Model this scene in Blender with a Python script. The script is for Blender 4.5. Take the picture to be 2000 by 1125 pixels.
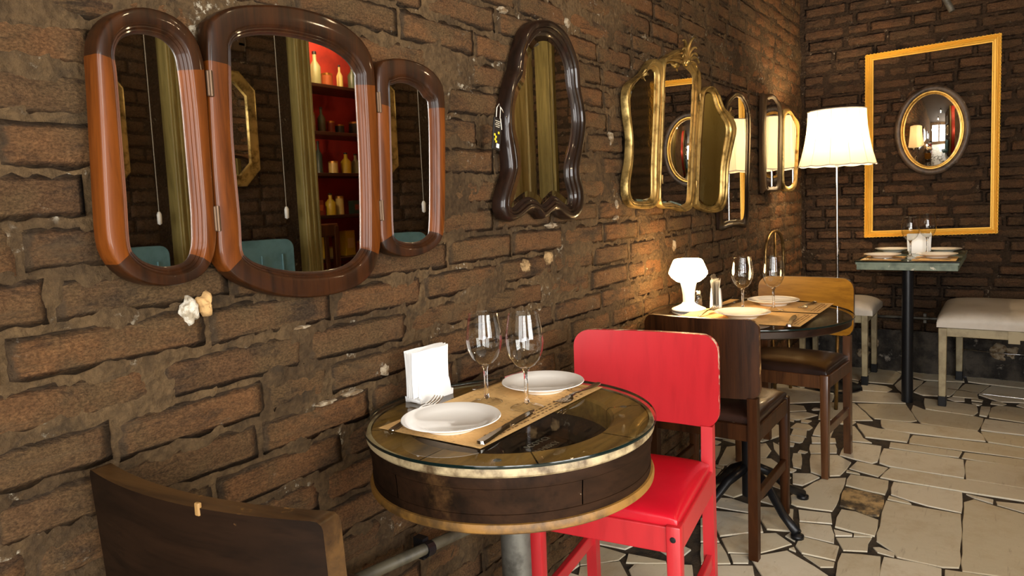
import bpy, bmesh, math, random
from mathutils import Vector, Matrix, noise
from math import sin, cos, pi, sqrt, radians

random.seed(7)
SC = bpy.context.scene
for o in list(bpy.data.objects):
    bpy.data.objects.remove(o)
COL = SC.collection

# ------------------------------------------------------------------ camera
F, CY = 1390.3, 519.4
YAW, PIT, ROL = radians(35.17), radians(5.05), radians(2.51)
EYE = Vector((0, 0, 1.2))


def cam_axes():
    out = []
    for r, u, w in ((sin(YAW), 0, cos(YAW)), (-cos(YAW), 0, sin(YAW)), (0, 1, 0)):
        u2 = u * cos(PIT) + w * sin(PIT)
        w2 = -u * sin(PIT) + w * cos(PIT)
        out.append((r * cos(ROL) - u2 * sin(ROL), r * sin(ROL) + u2 * cos(ROL), w2))
    return [Vector([out[k][i] for k in range(3)]) for i in range(3)]   # right, up, forward


RT, UP, FW = cam_axes()
cam_data = bpy.data.cameras.new('camera')
cam = bpy.data.objects.new('camera', cam_data)
COL.objects.link(cam)
cam_data.sensor_width = 36
cam_data.lens = F * 36 / 2000
cam_data.shift_y = -(562.5 - CY) / 2000
cam_data.clip_start = 0.02
cam.matrix_world = Matrix(((RT.x, UP.x, -FW.x, EYE.x), (RT.y, UP.y, -FW.y, EYE.y), (RT.z, UP.z, -FW.z, EYE.z), (0, 0, 0, 1)))
SC.camera = cam


def ray(px, py):
    return RT * ((px - 1000) / F) + UP * (-(py - CY) / F) + FW


def at(px, py, axis, val):
    d = ray(px, py)
    return EYE + d * ((val - EYE[axis]) / d[axis])


def on_plane(px, py, p0, n):
    d = ray(px, py)
    return EYE + d * ((p0 - EYE).dot(n) / d.dot(n))


def proj(p):
    c = p - EYE
    w = c.dot(FW)
    if w < 0.05:
        return None
    return 1000 + F * c.dot(RT) / w, CY - F * c.dot(UP) / w, w


# ------------------------------------------------------------------ world, exposure, daylight
SC.view_settings.view_transform = 'Standard'
SC.view_settings.look = 'None'
SC.view_settings.gamma = 1
SC.view_settings.use_curve_mapping = False
SC.view_settings.exposure = 0.62
SC.cycles.use_denoising = True
SC.cycles.max_bounces = 10
SC.cycles.sample_clamp_indirect = 6

wd = bpy.data.worlds.new('world')
SC.world = wd
wd.use_nodes = True
wd.node_tree.nodes['Background'].inputs[0].default_value = (0.75, 0.85, 1, 1)
wd.node_tree.nodes['Background'].inputs[1].default_value = 1.0


def area(name, loc, rot, sx, sy, power, col):
    l = bpy.data.lights.new(name, 'AREA')
    l.shape = 'RECTANGLE'
    l.size, l.size_y, l.energy, l.color = sx, sy, power, col
    o = bpy.data.objects.new(name, l)
    COL.objects.link(o)
    o.location = loc
    o.rotation_euler = rot
    return o


DAY = (1.0, 0.95, 0.88)
# daylight entering through the three windows of the room (front wall and street side)
area('daylight_front', (-2.2, -2.0, 1.5), (radians(90), 0, radians(-90)), 2.0, 2.3, 145, DAY)
area('daylight_front', (-2.2, 0.0, 1.5), (radians(90), 0, radians(-90)), 1.5, 2.3, 55, DAY)
area('daylight_side', (0.15, -3.35, 1.55), (radians(90), 0, 0), 2.2, 2.2, 165, DAY)


def point(name, loc, power, col, rad=0.03):
    l = bpy.data.lights.new(name, 'POINT')
    l.energy, l.color, l.shadow_soft_size = power, col, rad
    o = bpy.data.objects.new(name, l)
    COL.objects.link(o)
    o.location = loc
    return o


# ------------------------------------------------------------------ helpers
def lin(h):
    h = h.lstrip('#')
    r = []
    for i in (0, 2, 4):
        c = int(h[i:i + 2], 16) / 255
        r.append(c / 12.92 if c <= 0.04045 else ((c + 0.055) / 1.055) ** 2.4)
    return (r[0], r[1], r[2], 1)


class NB:
    def __init__(s, name):
        s.m = bpy.data.materials.new(name)
        s.m.use_nodes = True
        s.t = s.m.node_tree
        s.t.nodes.clear()
        s.out = s.t.nodes.new('ShaderNodeOutputMaterial')

    def n(s, typ, **kw):
        nd = s.t.nodes.new('ShaderNode' + typ)
        for k, v in kw.items():
            setattr(nd, k, v)
        return nd

    def l(s, a, b):
        s.t.links.new(a, b)

    def mix(s, fac, a, b, blend='MIX'):
        nd = s.n('Mix', data_type='RGBA', blend_type=blend)
        for i, v in ((0, fac), (6, a), (7, b)):
            if hasattr(v, 'is_linked'):
                s.l(v, nd.inputs[i])
            else:
                nd.inputs[i].default_value = v
        return nd.outputs[2]

    def ramp(s, v, lo, hi):
        nd = s.n('MapRange')
        nd.interpolation_type = 'SMOOTHSTEP'
        s.l(v, nd.inputs[0])
        nd.inputs[1].default_value = lo
        nd.inputs[2].default_value = hi
        return nd.outputs[0]

    def math(s, op, a, b=0.0):
        nd = s.n('Math', operation=op)
        for i, v in ((0, a), (1, b)):
            if hasattr(v, 'is_linked'):
                s.l(v, nd.inputs[i])
            else:
                nd.inputs[i].default_value = v
        return nd.outputs[0]

    def coords(s, space='obj', scale=(1, 1, 1), loc=(0, 0, 0)):
        if space == 'world':
            src = s.n('NewGeometry').outputs['Position']
        elif space == 'gen':
            src = s.n('TexCoord').outputs['Generated']
        else:
            src = s.n('TexCoord').outputs['Object']
        mp = s.n('Mapping')
        mp.inputs['Scale'].default_value = scale
        mp.inputs['Location'].default_value = loc
        s.l(src, mp.inputs['Vector'])
        return mp.outputs[0]

    def noise(s, vec, scale, detail=4, rough=0.55, dist=0.0):
        nd = s.n('TexNoise')
        s.l(vec, nd.inputs['Vector'])
        nd.inputs['Scale'].default_value = scale
        nd.inputs['Detail'].default_value = detail
        nd.inputs['Roughness'].default_value = rough
        nd.inputs['Distortion'].default_value = dist
        return nd.outputs[0]

    def voro(s, vec, scale, feature='F1'):
        nd = s.n('TexVoronoi', feature=feature)
        s.l(vec, nd.inputs['Vector'])
        nd.inputs['Scale'].default_value = scale
        return nd.outputs['Distance']

    def bump(s, h, strength, dist, prev=None):
        nd = s.n('Bump')
        s.l(h, nd.inputs['Height'])
        nd.inputs['Strength'].default_value = strength
        nd.inputs['Distance'].default_value = dist
        if prev is not None:
            s.l(prev, nd.inputs['Normal'])
        return nd.outputs[0]

    def principled(s, col, rough=0.5, metal=0.0, normal=None, **kw):
        p = s.n('BsdfPrincipled')
        for key, v in (('Base Color', col), ('Roughness', rough), ('Metallic', metal)):
            if hasattr(v, 'is_linked'):
                s.l(v, p.inputs[key])
            else:
                p.inputs[key].default_value = v
        if normal is not None:
            s.l(normal, p.inputs['Normal'])
        for k, v in kw.items():
            p.inputs[k.replace('_', ' ')].default_value = v
        s.l(p.outputs[0], s.out.inputs[0])
        return p


def simple(name, col, rough=0.5, metal=0.0, var=None, bump=None, space='obj', specks=None, stretch=(1, 1, 1), **kw):
    """base colour; var=(scale, colour2, lo, hi); specks=(scale, colour, lo, hi); bump=(scale, strength, distance)"""
    b = NB(name)
    c = lin(col)
    vec = b.coords(space, stretch)
    if var:
        c = b.mix(b.ramp(b.noise(vec, var[0], 6, 0.6), var[2], var[3]), c, lin(var[1]))
    if specks:
        v2 = b.coords(space)
        c = b.mix(b.ramp(b.noise(v2, specks[0], 5, 0.65), specks[2], specks[3]), c, lin(specks[1]))
    nm = None
    if bump:
        nm = b.bump(b.noise(vec, bump[0], 6, 0.6), bump[1], bump[2])
    b.principled(c, rough, metal, nm, **kw)
    return b.m


def wood(name, c1, c2, rough=0.4, axis=2, scale=9.0, dirt=None, bump=0.15, coat=0.0, rings=1.0, specks=None, spec=0.5):
    b = NB(name)
    st = [scale, scale, scale]
    st[axis] = scale * 0.08
    v = b.coords('obj', st)
    g = b.noise(v, 3.0 * rings, 7, 0.65, 0.6)
    fine = b.noise(v, 16, 3, 0.5)
    c = b.mix(b.ramp(g, 0.32, 0.68), lin(c1), lin(c2))
    c = b.mix(b.math('MULTIPLY', b.ramp(fine, 0.5, 0.8), 0.35), c, lin(c2), 'MULTIPLY')
    vv = b.coords('obj')
    if dirt:
        c = b.mix(b.ramp(b.noise(vv, dirt[1], 6, 0.7), dirt[2], dirt[3]), c, lin(dirt[0]))
    if specks:
        c = b.mix(b.ramp(b.noise(vv, specks[1], 5, 0.7), specks[2], specks[3]), c, lin(specks[0]))
    nm = b.bump(b.math('ADD', g, fine), bump, 0.002)
    b.principled(c, rough, 0, nm, Coat_Weight=coat, Coat_Roughness=0.07, Specular_IOR_Level=spec)
    return b.m


MATS = {}


def newobj(name, verts, faces, mat=None, parent=None, loc=None, rot=None, smooth=False, sharp=None):
    me = bpy.data.meshes.new(name)
    me.from_pydata([tuple(v) for v in verts], [], [tuple(f) for f in faces])
    me.validate(clean_customdata=False)
    if mat is not None:
        for mm in (mat if isinstance(mat, (list, tuple)) else [mat]):
            me.materials.append(mm)
    if smooth:
        me.polygons.foreach_set('use_smooth', [True] * len(me.polygons))
        if sharp:
            me.set_sharp_from_angle(angle=radians(sharp))
    o = bpy.data.objects.new(name, me)
    COL.objects.link(o)
    if parent is not None:
        o.parent = parent
    if loc is not None:
        o.location = loc
    if rot is not None:
        o.rotation_euler = rot
    return o


class G:
    """collects geometry for one mesh"""

    def __init__(s):
        s.v, s.f, s.mi = [], [], []

    def add(s, verts, faces, mi=0, mat=None):
        k = len(s.v)
        for v in verts:
            v = Vector(v)
            s.v.append(mat @ v if mat is not None else v)
        for f in faces:
            s.f.append([i + k for i in f])
            s.mi.append(mi)
        return s

    def box(s, c, size, mi=0, mat=None, taper=1.0, bevel=0.0, seg=2):
        bm = bmesh.new()
        bmesh.ops.create_cube(bm, size=1)
        for v in bm.verts:
            t = 1.0 if v.co.z > 0 else taper
            v.co = Vector((v.co.x * size[0] * t, v.co.y * size[1] * t, v.co.z * size[2]))
        if bevel:
            bmesh.ops.bevel(bm, geom=bm.edges[:], offset=bevel, segments=seg, affect='EDGES', profile=0.5)
        bm.verts.index_update()
        s.add([v.co + Vector(c) for v in bm.verts], [[v.index for v in f.verts] for f in bm.faces], mi, mat)
        bm.free()
        return s

    def lathe(s, prof, seg=40, c=(0, 0, 0), mi=0, mat=None, close=False):
        vs, fs = [], []
        n = len(prof)
        for i in range(seg):
            a = 2 * pi * i / seg
            for r, z in prof:
                vs.append((c[0] + r * cos(a), c[1] + r * sin(a), c[2] + z))
        m = n if close else n - 1
        for i in range(seg):
            j = (i + 1) % seg
            for k in range(m):
                k2 = (k + 1) % n
                fs.append([i * n + k, j * n + k, j * n + k2, i * n + k2])
        return s.add(vs, fs, mi, mat)

    def tube(s, pts, r, seg=8, mi=0, mat=None, closed=False):
        pts = [Vector(p) for p in pts]
        n = len(pts)
        vs, fs = [], []
        prev = None
        for i, p in enumerate(pts):
            if closed:
                t = pts[(i + 1) % n] - pts[i - 1]
            else:
                t = pts[min(i + 1, n - 1)] - pts[max(i - 1, 0)]
            t.normalize()
            if prev is None:
                a = Vector((0, 0, 1)) if abs(t.z) < 0.9 else Vector((1, 0, 0))
                a = (a - t * a.dot(t)).normalized()
            else:
                a = (prev - t * prev.dot(t)).normalized()
            prev = a
            b = t.cross(a)
            rr = r[i] if isinstance(r, (list, tuple)) else r
            for k in range(seg):
                an = 2 * pi * k / seg
                vs.append(p + a * (rr * cos(an)) + b * (rr * sin(an)))
        m = n if closed else n - 1
        for i in range(m):
            j = (i + 1) % n
            for k in range(seg):
                k2 = (k + 1) % seg
                fs.append([i * seg + k, i * seg + k2, j * seg + k2, j * seg + k])
        if not closed:
            fs.append(list(range(seg))[::-1])
            fs.append([(n - 1) * seg + k for k in range(seg)])
        return s.add(vs, fs, mi, mat)

    def prism(s, poly, z0, z1, mi=0, mat=None):
        n = len(poly)
        vs = [(p[0], p[1], z0) for p in poly] + [(p[0], p[1], z1) for p in poly]
        fs = [list(range(n))[::-1], list(range(n, 2 * n))]
        for i in range(n):
            j = (i + 1) % n
            fs.append([i, j, n + j, n + i])
        return s.add(vs, fs, mi, mat)

    def obj(s, name, mat, parent=None, loc=None, rot=None, smooth=False, sharp=None):
        o = newobj(name, s.v, s.f, mat, parent, loc, rot, smooth, sharp)
        if any(s.mi) and len(o.data.polygons) == len(s.mi):
            o.data.polygons.foreach_set('material_index', s.mi)
        return o


def root(name, loc, rot=0.0):
    o = bpy.data.objects.new(name, None)
    o.empty_display_size = 0.05
    COL.objects.link(o)
    o.location = loc
    o.rotation_euler = (0, 0, rot)
    return o


def tag(o, label, cat, group=None):
    o['label'] = label
    o['category'] = cat
    if group:
        o['group'] = group
    return o


def struct(o):
    o['kind'] = 'structure'
    return o


def copy_thing(src, loc, rot=None, label=None, group=None):
    r = src.copy()
    COL.objects.link(r)
    r.location = loc
    if rot is not None:
        r.rotation_euler = (0, 0, rot)
    if label:
        r['label'] = label
    if group:
        r['group'] = group
    for ch in src.children:
        c = ch.copy()
        COL.objects.link(c)
        c.parent = r
        for g in ch.children:
            d = g.copy()
            COL.objects.link(d)
            d.parent = c
    return r


# ------------------------------------------------------------------ materials
def brick_material(name, c1, c2, c3, soot, fleck=0.5, mort='#69533a'):
    b = NB(name)
    v = b.coords('world')
    oi = b.n('ObjectInfo').outputs['Random']
    c = b.mix(oi, lin(c1), lin(c2))
    big = b.noise(v, 5.5, 6, 0.62, 0.4)
    c = b.mix(b.ramp(big, 0.38, 0.66), c, lin(c3))
    vm = b.coords('world', (7, 7, 18))
    patch = b.noise(vm, 1.0, 5, 0.6)
    c = b.mix(b.math('MULTIPLY', b.ramp(patch, 0.52, 0.72), 0.75), c, lin(soot))
    grain = b.noise(b.coords('world', (1, 1, 1.6)), 190, 6, 0.7)
    c = b.mix(b.ramp(grain, 0.3, 0.72), b.mix(0.62, c, (0.01, 0.006, 0.003, 1)), b.mix(0.10, c, (0.5, 0.36, 0.22, 1)))
    crack = b.noise(b.coords('world', (9, 9, 40)), 1.0, 9, 0.7, 1.2)
    c = b.mix(b.math('MULTIPLY', b.ramp(crack, 0.55, 0.66), 0.55), c, (0.02, 0.012, 0.007, 1))
    smear = b.noise(b.coords('world', (3.0, 3.0, 16)), 1.6, 8, 0.68, 0.8)
    c = b.mix(b.math('MULTIPLY', b.ramp(smear, 0.52, 0.7), 0.5), c, lin('#6b563c' if fleck > .5 else '#4d3c2e'))
    c = b.mix(b.math('MULTIPLY', b.ramp(b.noise(v, 13, 6, 0.7, 1.0), 0.58, 0.74), 0.6), c, lin(soot))
    rub = b.n('Attribute', attribute_name='rub').outputs['Fac']
    rv = b.math('ADD', rub, b.math('MULTIPLY', b.math('SUBTRACT', b.noise(v, 16, 8, 0.7, 0.5), 0.5), 1.9))
    c = b.mix(b.math('MULTIPLY', b.ramp(rv, 0.42, 0.8), 0.9), c, b.mix(b.ramp(b.noise(v, 60, 6, 0.7), 0.3, 0.75), b.mix(0.5, lin(mort), (0.012, 0.008, 0.005, 1)), lin(mort)))
    f1 = b.ramp(b.noise(v, 9, 4, 0.6), 0.6, 0.68)
    f2 = b.ramp(b.noise(v, 65, 5, 0.7), 0.56, 0.68)
    c = b.mix(b.math('MULTIPLY', b.math('MULTIPLY', f1, f2), fleck), c, lin('#b9ad98'))
    h1 = b.noise(b.coords('world', (1, 1, 1.7)), 20, 10, 0.72, 0.5)
    h2 = b.voro(v, 55)
    h3 = b.noise(v, 160, 5, 0.7)
    hs = b.math('ADD', b.math('ADD', h1, b.math('MULTIPLY', h2, 0.25)), b.math('MULTIPLY', h3, 0.22))
    nm = b.bump(b.math('ADD', hs, b.math('MULTIPLY', crack, -0.5)), 1.0, 0.032)
    b.principled(c, 0.88, 0, nm, Specular_IOR_Level=0.25)
    return b.m


M_BRICK = brick_material('brick_warm', '#9a6637', '#74502d', '#7a5c36', '#241a11', 0.9)
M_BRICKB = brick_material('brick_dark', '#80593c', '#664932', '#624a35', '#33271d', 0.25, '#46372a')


def mortar_material(name, c1, c2, c3):
    b = NB(name)
    v = b.coords('world')
    c = b.mix(b.ramp(b.noise(v, 4, 6, 0.65), 0.35, 0.65), lin(c1), lin(c2))
    c = b.mix(b.ramp(b.noise(v, 60, 6, 0.7), 0.3, 0.75), b.mix(0.5, c, (0.012, 0.008, 0.005, 1)), c)
    c = b.mix(b.math('MULTIPLY', b.ramp(b.noise(v, 11, 6, 0.7, 1.0), 0.54, 0.7), 0.7), c, (0.035, 0.024, 0.014, 1))
    f1 = b.ramp(b.noise(v, 7, 4, 0.6), 0.55, 0.66)
    f2 = b.ramp(b.noise(v, 48, 5, 0.7), 0.55, 0.66)
    c = b.mix(b.math('MULTIPLY', f1, f2), c, lin(c3))
    hs = b.math('ADD', b.noise(v, 26, 9, 0.7), b.math('MULTIPLY', b.voro(v, 70), 0.4))
    b.principled(c, 0.92, 0, b.bump(hs, 1.0, 0.022), Specular_IOR_Level=0.2)
    return b.m


M_MORT = mortar_material('mortar_warm', '#745c3e', '#53402a', '#c4baa4')
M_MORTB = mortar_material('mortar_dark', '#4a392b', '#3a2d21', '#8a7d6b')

b = NB('floor_stone')
v = b.coords('world')
oi = b.n('ObjectInfo').outputs['Random']
c = b.mix(oi, lin('#e0d8c4'), lin('#c9bea3'))
c = b.mix(b.ramp(b.noise(v, 6, 7, 0.7), 0.45, 0.8), c, lin('#bba988'))
c = b.mix(b.math('MULTIPLY', b.ramp(b.noise(b.coords('world', (4, 26, 4)), 2, 6, 0.65), 0.58, 0.75), 0.5), c, lin('#7d6546'))
c = b.mix(b.math('MULTIPLY', b.ramp(b.noise(v, 38, 4, 0.7), 0.66, 0.75), 0.7), c, lin('#5b4a35'))
b.principled(c, b.ramp(b.noise(v, 12, 5, 0.6), -0.35, 1.25), 0, b.bump(b.noise(v, 30, 8, 0.65), 0.22, 0.004), Specular_IOR_Level=0.45)
M_TILE = b.m
b = NB('floor_stone_stained')
v = b.coords('world')
c = b.mix(b.ramp(b.noise(v, 9, 6, 0.7), 0.4, 0.6), lin('#c6a877'), lin('#4a4136'))
b.principled(c, 0.5, 0, b.bump(b.noise(v, 30, 8, 0.65), 0.22, 0.004))
M_TILES = b.m
M_GROUT = simple('grout', '#43382a', 0.95, var=(25, '#1d1812', 0.4, 0.7), bump=(90, 0.8, 0.006), space='world')
M_PLASTER = simple('lime_plaster', '#d9d2c4', 0.9, var=(30, '#a89c88', 0.45, 0.75), bump=(40, 0.8, 0.01))
M_DUSTY = simple('dusty_lime', '#9b8c74', 0.95, var=(45, '#6d583d', 0.42, 0.6), bump=(60, 0.9, 0.01))
M_TAN = simple('tan_stone', '#b8935f', 0.9, var=(40, '#8d6c44', 0.45, 0.75), bump=(60, 0.8, 0.006))
M_CHIPW = simple('chipped_lime', '#cbc3b3', 0.95, var=(55, '#978a74', 0.42, 0.62), bump=(70, 0.9, 0.008))
M_TANDUST = simple('tan_rubble', '#a08258', 0.95, var=(50, '#6b5232', 0.42, 0.62), bump=(60, 0.9, 0.008))
M_BASE = simple('damp_plaster', '#4d463d', 0.9, var=(7, '#25211d', 0.38, 0.6), bump=(22, 1.0, 0.03), space='world',
                specks=(7, '#a89f92', 0.6, 0.7))
M_CEIL = simple('ceiling_paint', '#4a3a2a', 0.9)
M_WALLPLAIN = simple('plain_plaster', '#8a6c4c', 0.9, var=(3, '#6b4f35', 0.4, 0.7))
M_REDPAINT_WALL = simple('red_wall', '#a83020', 0.7, var=(4, '#86241a', 0.4, 0.7))
M_MAHOG = wood('mahogany', '#361b08', '#1b0d04', 0.42, 2, 10, coat=0.22, spec=.2, bump=0.05)
M_MAHOGL = wood('mahogany_light', '#6a360c', '#472105', 0.42, 2, 10, coat=0.22, spec=.2, bump=0.05)
M_EBON = wood('ebonised_wood', '#24140c', '#120a06', 0.4, 2, 8, coat=0.5, spec=.2, bump=0.04)
M_BROWNFR = wood('brown_frame', '#4a3622', '#2c2016', 0.35, 2, 8, bump=0.1)
b = NB('mirror_glass')
v = b.coords('obj')
b.principled((0.86, 0.85, 0.80, 1), 0.012, 1.0)
M_MIRROR = b.m
M_MIRRORV = simple('old_mirror_glass', '#c9c5a8', 0.05, 1.0, bump=(7, 0.03, 0.02))
M_GOLD = simple('gilt', '#c79a4a', 0.33, 0.85, var=(30, '#7c5a22', 0.45, 0.75), bump=(60, 0.15, 0.002))
M_GOLDOLD = simple('old_gilt', '#bda062', 0.36, 0.8, var=(22, '#5d4a22', 0.42, 0.72), bump=(50, 0.2, 0.003))
M_GOLDFR = simple('bright_gilt', '#eab545', 0.42, 0.35, var=(60, '#c68f2c', 0.55, 0.85), bump=(80, 0.2, 0.002))
M_BRASS = simple('brass', '#a08250', 0.35, 0.9, var=(30, '#5f4a2a', 0.45, 0.7))
M_OLDMETAL = simple('dull_hinge_metal', '#5a4634', 0.45, 0.7)
M_STEEL = simple('cutlery_steel', '#b9b4aa', 0.16, 1.0)
M_CHROME = simple('chrome', '#c9c9c9', 0.12, 1.0)
M_IRON = simple('black_iron', '#17181b', 0.35, 0.3, bump=(60, 0.15, 0.002))
M_GALV = simple('galvanised_pipe', '#6f6d66', 0.5, 0.6, var=(18, '#3f3d38', 0.4, 0.7))
M_PIPE = simple('painted_pipe', '#5e5745', 0.55, 0.1, var=(18, '#3f392c', 0.4, 0.7))
M_CHINA = simple('white_china', '#f1eee8', 0.12, 0, Coat_Weight=0.4)
M_PAPER = simple('white_paper', '#f4f3f1', 0.85)
M_PLASTIC = simple('white_plastic', '#eeeeec', 0.3)
M_RED = simple('red_paint', '#b8232a', 0.34, var=(6, '#ab1f26', 0.4, 0.75), bump=(40, 0.06, 0.002), stretch=(1, 6, 1),
               specks=(26, '#35100f', 0.735, 0.76), Coat_Weight=0.25, Coat_Roughness=0.3)
M_REDWORN = simple('worn_red_edge', '#b3252a', 0.5, specks=(38, '#d8c7a8', 0.5, 0.6))
M_REDVINYL = simple('red_vinyl', '#c00c22', 0.3, bump=(140, 0.08, 0.002), var=(5, '#a50a1e', 0.4, 0.8), Coat_Weight=0.2)
M_DKWOOD = wood('dark_stained_wood', '#40230f', '#231207', 0.4, 2, 8, coat=0.03, spec=.14, specks=('#8a6540', 30, 0.70, 0.76))
M_DKWORN = wood('dark_wood_worn_edge', '#5a3820', '#3a2214', 0.4, 2, 8, specks=('#b28a58', 26, 0.5, 0.62))
M_HONEY = wood('honey_wood', '#b07a26', '#8a5c1a', 0.3, 1, 7, coat=0.35, bump=0.06)
M_MIDWOOD = wood('brown_chair_wood', '#5f3a1e', '#3d2312', 0.32, 2, 8, coat=0.3, specks=('#9a7548', 30, 0.70, 0.76))
M_FGWOOD = wood('walnut_veneer', '#20130a', '#130a05', 0.5, 1, 7, coat=0.0, specks=('#7c5a34', 28, 0.72, 0.77), spec=.12)
M_WORNCHIP = simple('bare_wood_chip', '#93703f', 0.6)
M_FGRIM = wood('walnut_edge', '#553a1a', '#33200c', 0.38, 1, 9, specks=('#a97b3c', 18, 0.58, 0.7))
M_LEATHER = simple('brown_leather', '#24150f', 0.3, bump=(90, 0.12, 0.003), var=(6, '#35221a', 0.4, 0.7), Coat_Weight=0.15)
M_CREAM = simple('cream_vinyl', '#c9c0b2', 0.45, bump=(70, 0.08, 0.003), var=(5, '#b0a594', 0.4, 0.75))
M_CREAMPAINT = simple('cream_green_paint', '#a89a78', 0.5, var=(14, '#86785a', 0.4, 0.7), specks=(30, '#3c3226', 0.66, 0.72))
M_BARREL = wood('barrel_band', '#2d1c10', '#170e07', 0.65, 0, 5, dirt=('#533a20', 7, 0.55, 0.75), specks=('#a8957a', 22, 0.69, 0.75), spec=.08)
M_BARRELTOP = wood('barrel_top', '#9a7536', '#694c22', 0.45, 0, 6, dirt=('#3a2a14', 6, 0.5, 0.74))
M_BARRELHOOP = simple('barrel_hoop', '#8a6228', 0.55, var=(16, '#50391a', 0.4, 0.65), bump=(40, 0.3, 0.004))
M_WORNRIM = simple('worn_cream_rim', '#b5a27c', 0.55, var=(11, '#4d3a22', 0.42, 0.62), bump=(30, 0.5, 0.004))
M_INNER = simple('barrel_inside', '#231a14', 0.6, var=(12, '#3a2a20', 0.4, 0.7))
M_TEXT = simple('faded_print', '#b9b19c', 0.7)
M_GREENWOOD = simple('worn_green_paint', '#7d8a78', 0.5, var=(16, '#59675a', 0.4, 0.65), bump=(30, 0.3, 0.003), specks=(20, '#c9c4b0', 0.62, 0.7))
M_TABLE2 = wood('table_dark_wood', '#2c1a10', '#180d08', 0.3, 0, 6)
M_TEAL = simple('teal_velvet', '#5d8794', 0.7, var=(8, '#4a707c', 0.4, 0.7))
M_POST = wood('pale_post', '#9a8a52', '#6f6234', 0.5, 2, 6)
M_PLANK = wood('door_plank', '#b3a273', '#8d7a48', 0.45, 2, 6)
M_SHELF = wood('shelf_wood', '#3a2214', '#24130a', 0.4, 0, 6)
M_BLACK = simple('black_card', '#15110f', 0.5)
M_YELLOW = simple('yellow_print', '#d8c024', 0.6)
M_CORD = simple('white_cord', '#d8d2c4', 0.7)


def thin_glass(name, tint=(0.93, 0.97, 0.95, 1), ior=1.52, pw=5.0):
    b = NB(name)
    lw = b.n('LayerWeight')
    lw.inputs[0].default_value = 0.5
    f0 = ((ior - 1) / (ior + 1)) ** 2
    fac = b.math('ADD', b.math('MULTIPLY', b.math('POWER', lw.outputs['Facing'], pw), 1 - f0), f0)
    tr = b.n('BsdfTransparent')
    tr.inputs[0].default_value = tint
    gl = b.n('BsdfGlossy')
    gl.inputs['Roughness'].default_value = 0.0
    mx = b.n('MixShader')
    b.l(fac, mx.inputs[0])
    b.l(tr.outputs[0], mx.inputs[1])
    b.l(gl.outputs[0], mx.inputs[2])
    b.l(mx.outputs[0], b.out.inputs[0])
    return b.m


M_TOPGLASS = thin_glass('table_glass')
M_BOWL = thin_glass('wine_glass_bowl', (0.92, 0.925, 0.91, 1), 1.75, 3.2)
M_PANE = thin_glass('window_glass', (0.96, 0.98, 1, 1))
b = NB('wine_glass')
b.principled((1, 1, 1, 1), 0.0, 0, None, Transmission_Weight=1.0, IOR=1.45)
M_GLASS = b.m
b = NB('opal_lamp_glass')
b.principled(lin('#fff2dc'), 0.3, 0, None, Emission_Color=(1.0, 0.66, 0.30, 1), Emission_Strength=34.0)
M_OPAL = b.m
b = NB('lampshade_fabric')
d1 = b.n('BsdfDiffuse')
d1.inputs[0].default_value = lin('#efe3cc')
t1 = b.n('BsdfTranslucent')
t1.inputs[0].default_value = lin('#f6e3bd')
mx = b.n('MixShader')
mx.inputs[0].default_value = 0.36
b.l(d1.outputs[0], mx.inputs[1])
b.l(t1.outputs[0], mx.inputs[2])
b.l(mx.outputs[0], b.out.inputs[0])
M_SHADE = b.m
b = NB('warm_bulb')
b.principled((1, 1, 1, 1), 0.4, 0, None, Emission_Color=(1, 0.72, 0.42, 1), Emission_Strength=14.0)
M_BULB = b.m

# brown paper placemat with a faint print
b = NB('kraft_paper')
v = b.coords('gen')
c = b.mix(b.ramp(b.noise(b.coords('gen', (60, 6, 1)), 4, 5, 0.6), 0.3, 0.8), lin('#e2bb7c'), lin('#d0a466'))
br = b.n('TexBrick')
b.l(b.coords('gen', (1, 1, 1)), br.inputs['Vector'])
br.inputs['Scale'].default_value = 9
br.inputs['Mortar Size'].default_value = 0.03
lines = b.math('MULTIPLY', b.ramp(b.noise(b.coords('gen', (150, 12, 1)), 1, 3, 0.6), 0.55, 0.6),
               b.ramp(b.noise(b.coords('gen', (3, 14, 1)), 1, 2, 0.5), 0.53, 0.56))
c = b.mix(b.math('MULTIPLY', lines, 0.55), c, lin('#5a3e1c'))
b.principled(c, 0.8)
M_KRAFT = b.m
M_PRINT = simple('brown_print', '#6e4f28', 0.8)

# ------------------------------------------------------------------ room shell
WY, BX = 1.19, 5.18        # left wall plane (y), back wall plane (x)
CEIL = 3.0


def wav(x, z, s=0.0):
    return noise.noise(Vector((x * 3.1 + s, z * 3.1, 7.3 + s)))


def rough_h(x, z, s):
    p = Vector((x, s, z))
    return -0.0065 * max(0.0, noise.noise(Vector((x * 2.6, s + 4, z * 4.5))) * 1.6) + 0.006 * noise.noise(p * 6) + 0.005 * noise.noise(p * 17) + 0.004 * noise.noise(p * 41) + 0.0025 * noise.noise(p * 90)


def grid_wall(name, f, u0, u1, z0, z1, res, mat):
    nu, nz = int((u1 - u0) / res), int((z1 - z0) / res)
    vs, fs = [], []
    for j in range(nz + 1):
        for i in range(nu + 1):
            vs.append(f(u0 + (u1 - u0) * i / nu, z0 + (z1 - z0) * j / nz))
    w = nu + 1
    for j in range(nz):
        for i in range(nu):
            a = j * w + i
            fs.append((a, a + 1, a + w + 1, a + w))
    return vs, fs


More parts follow.
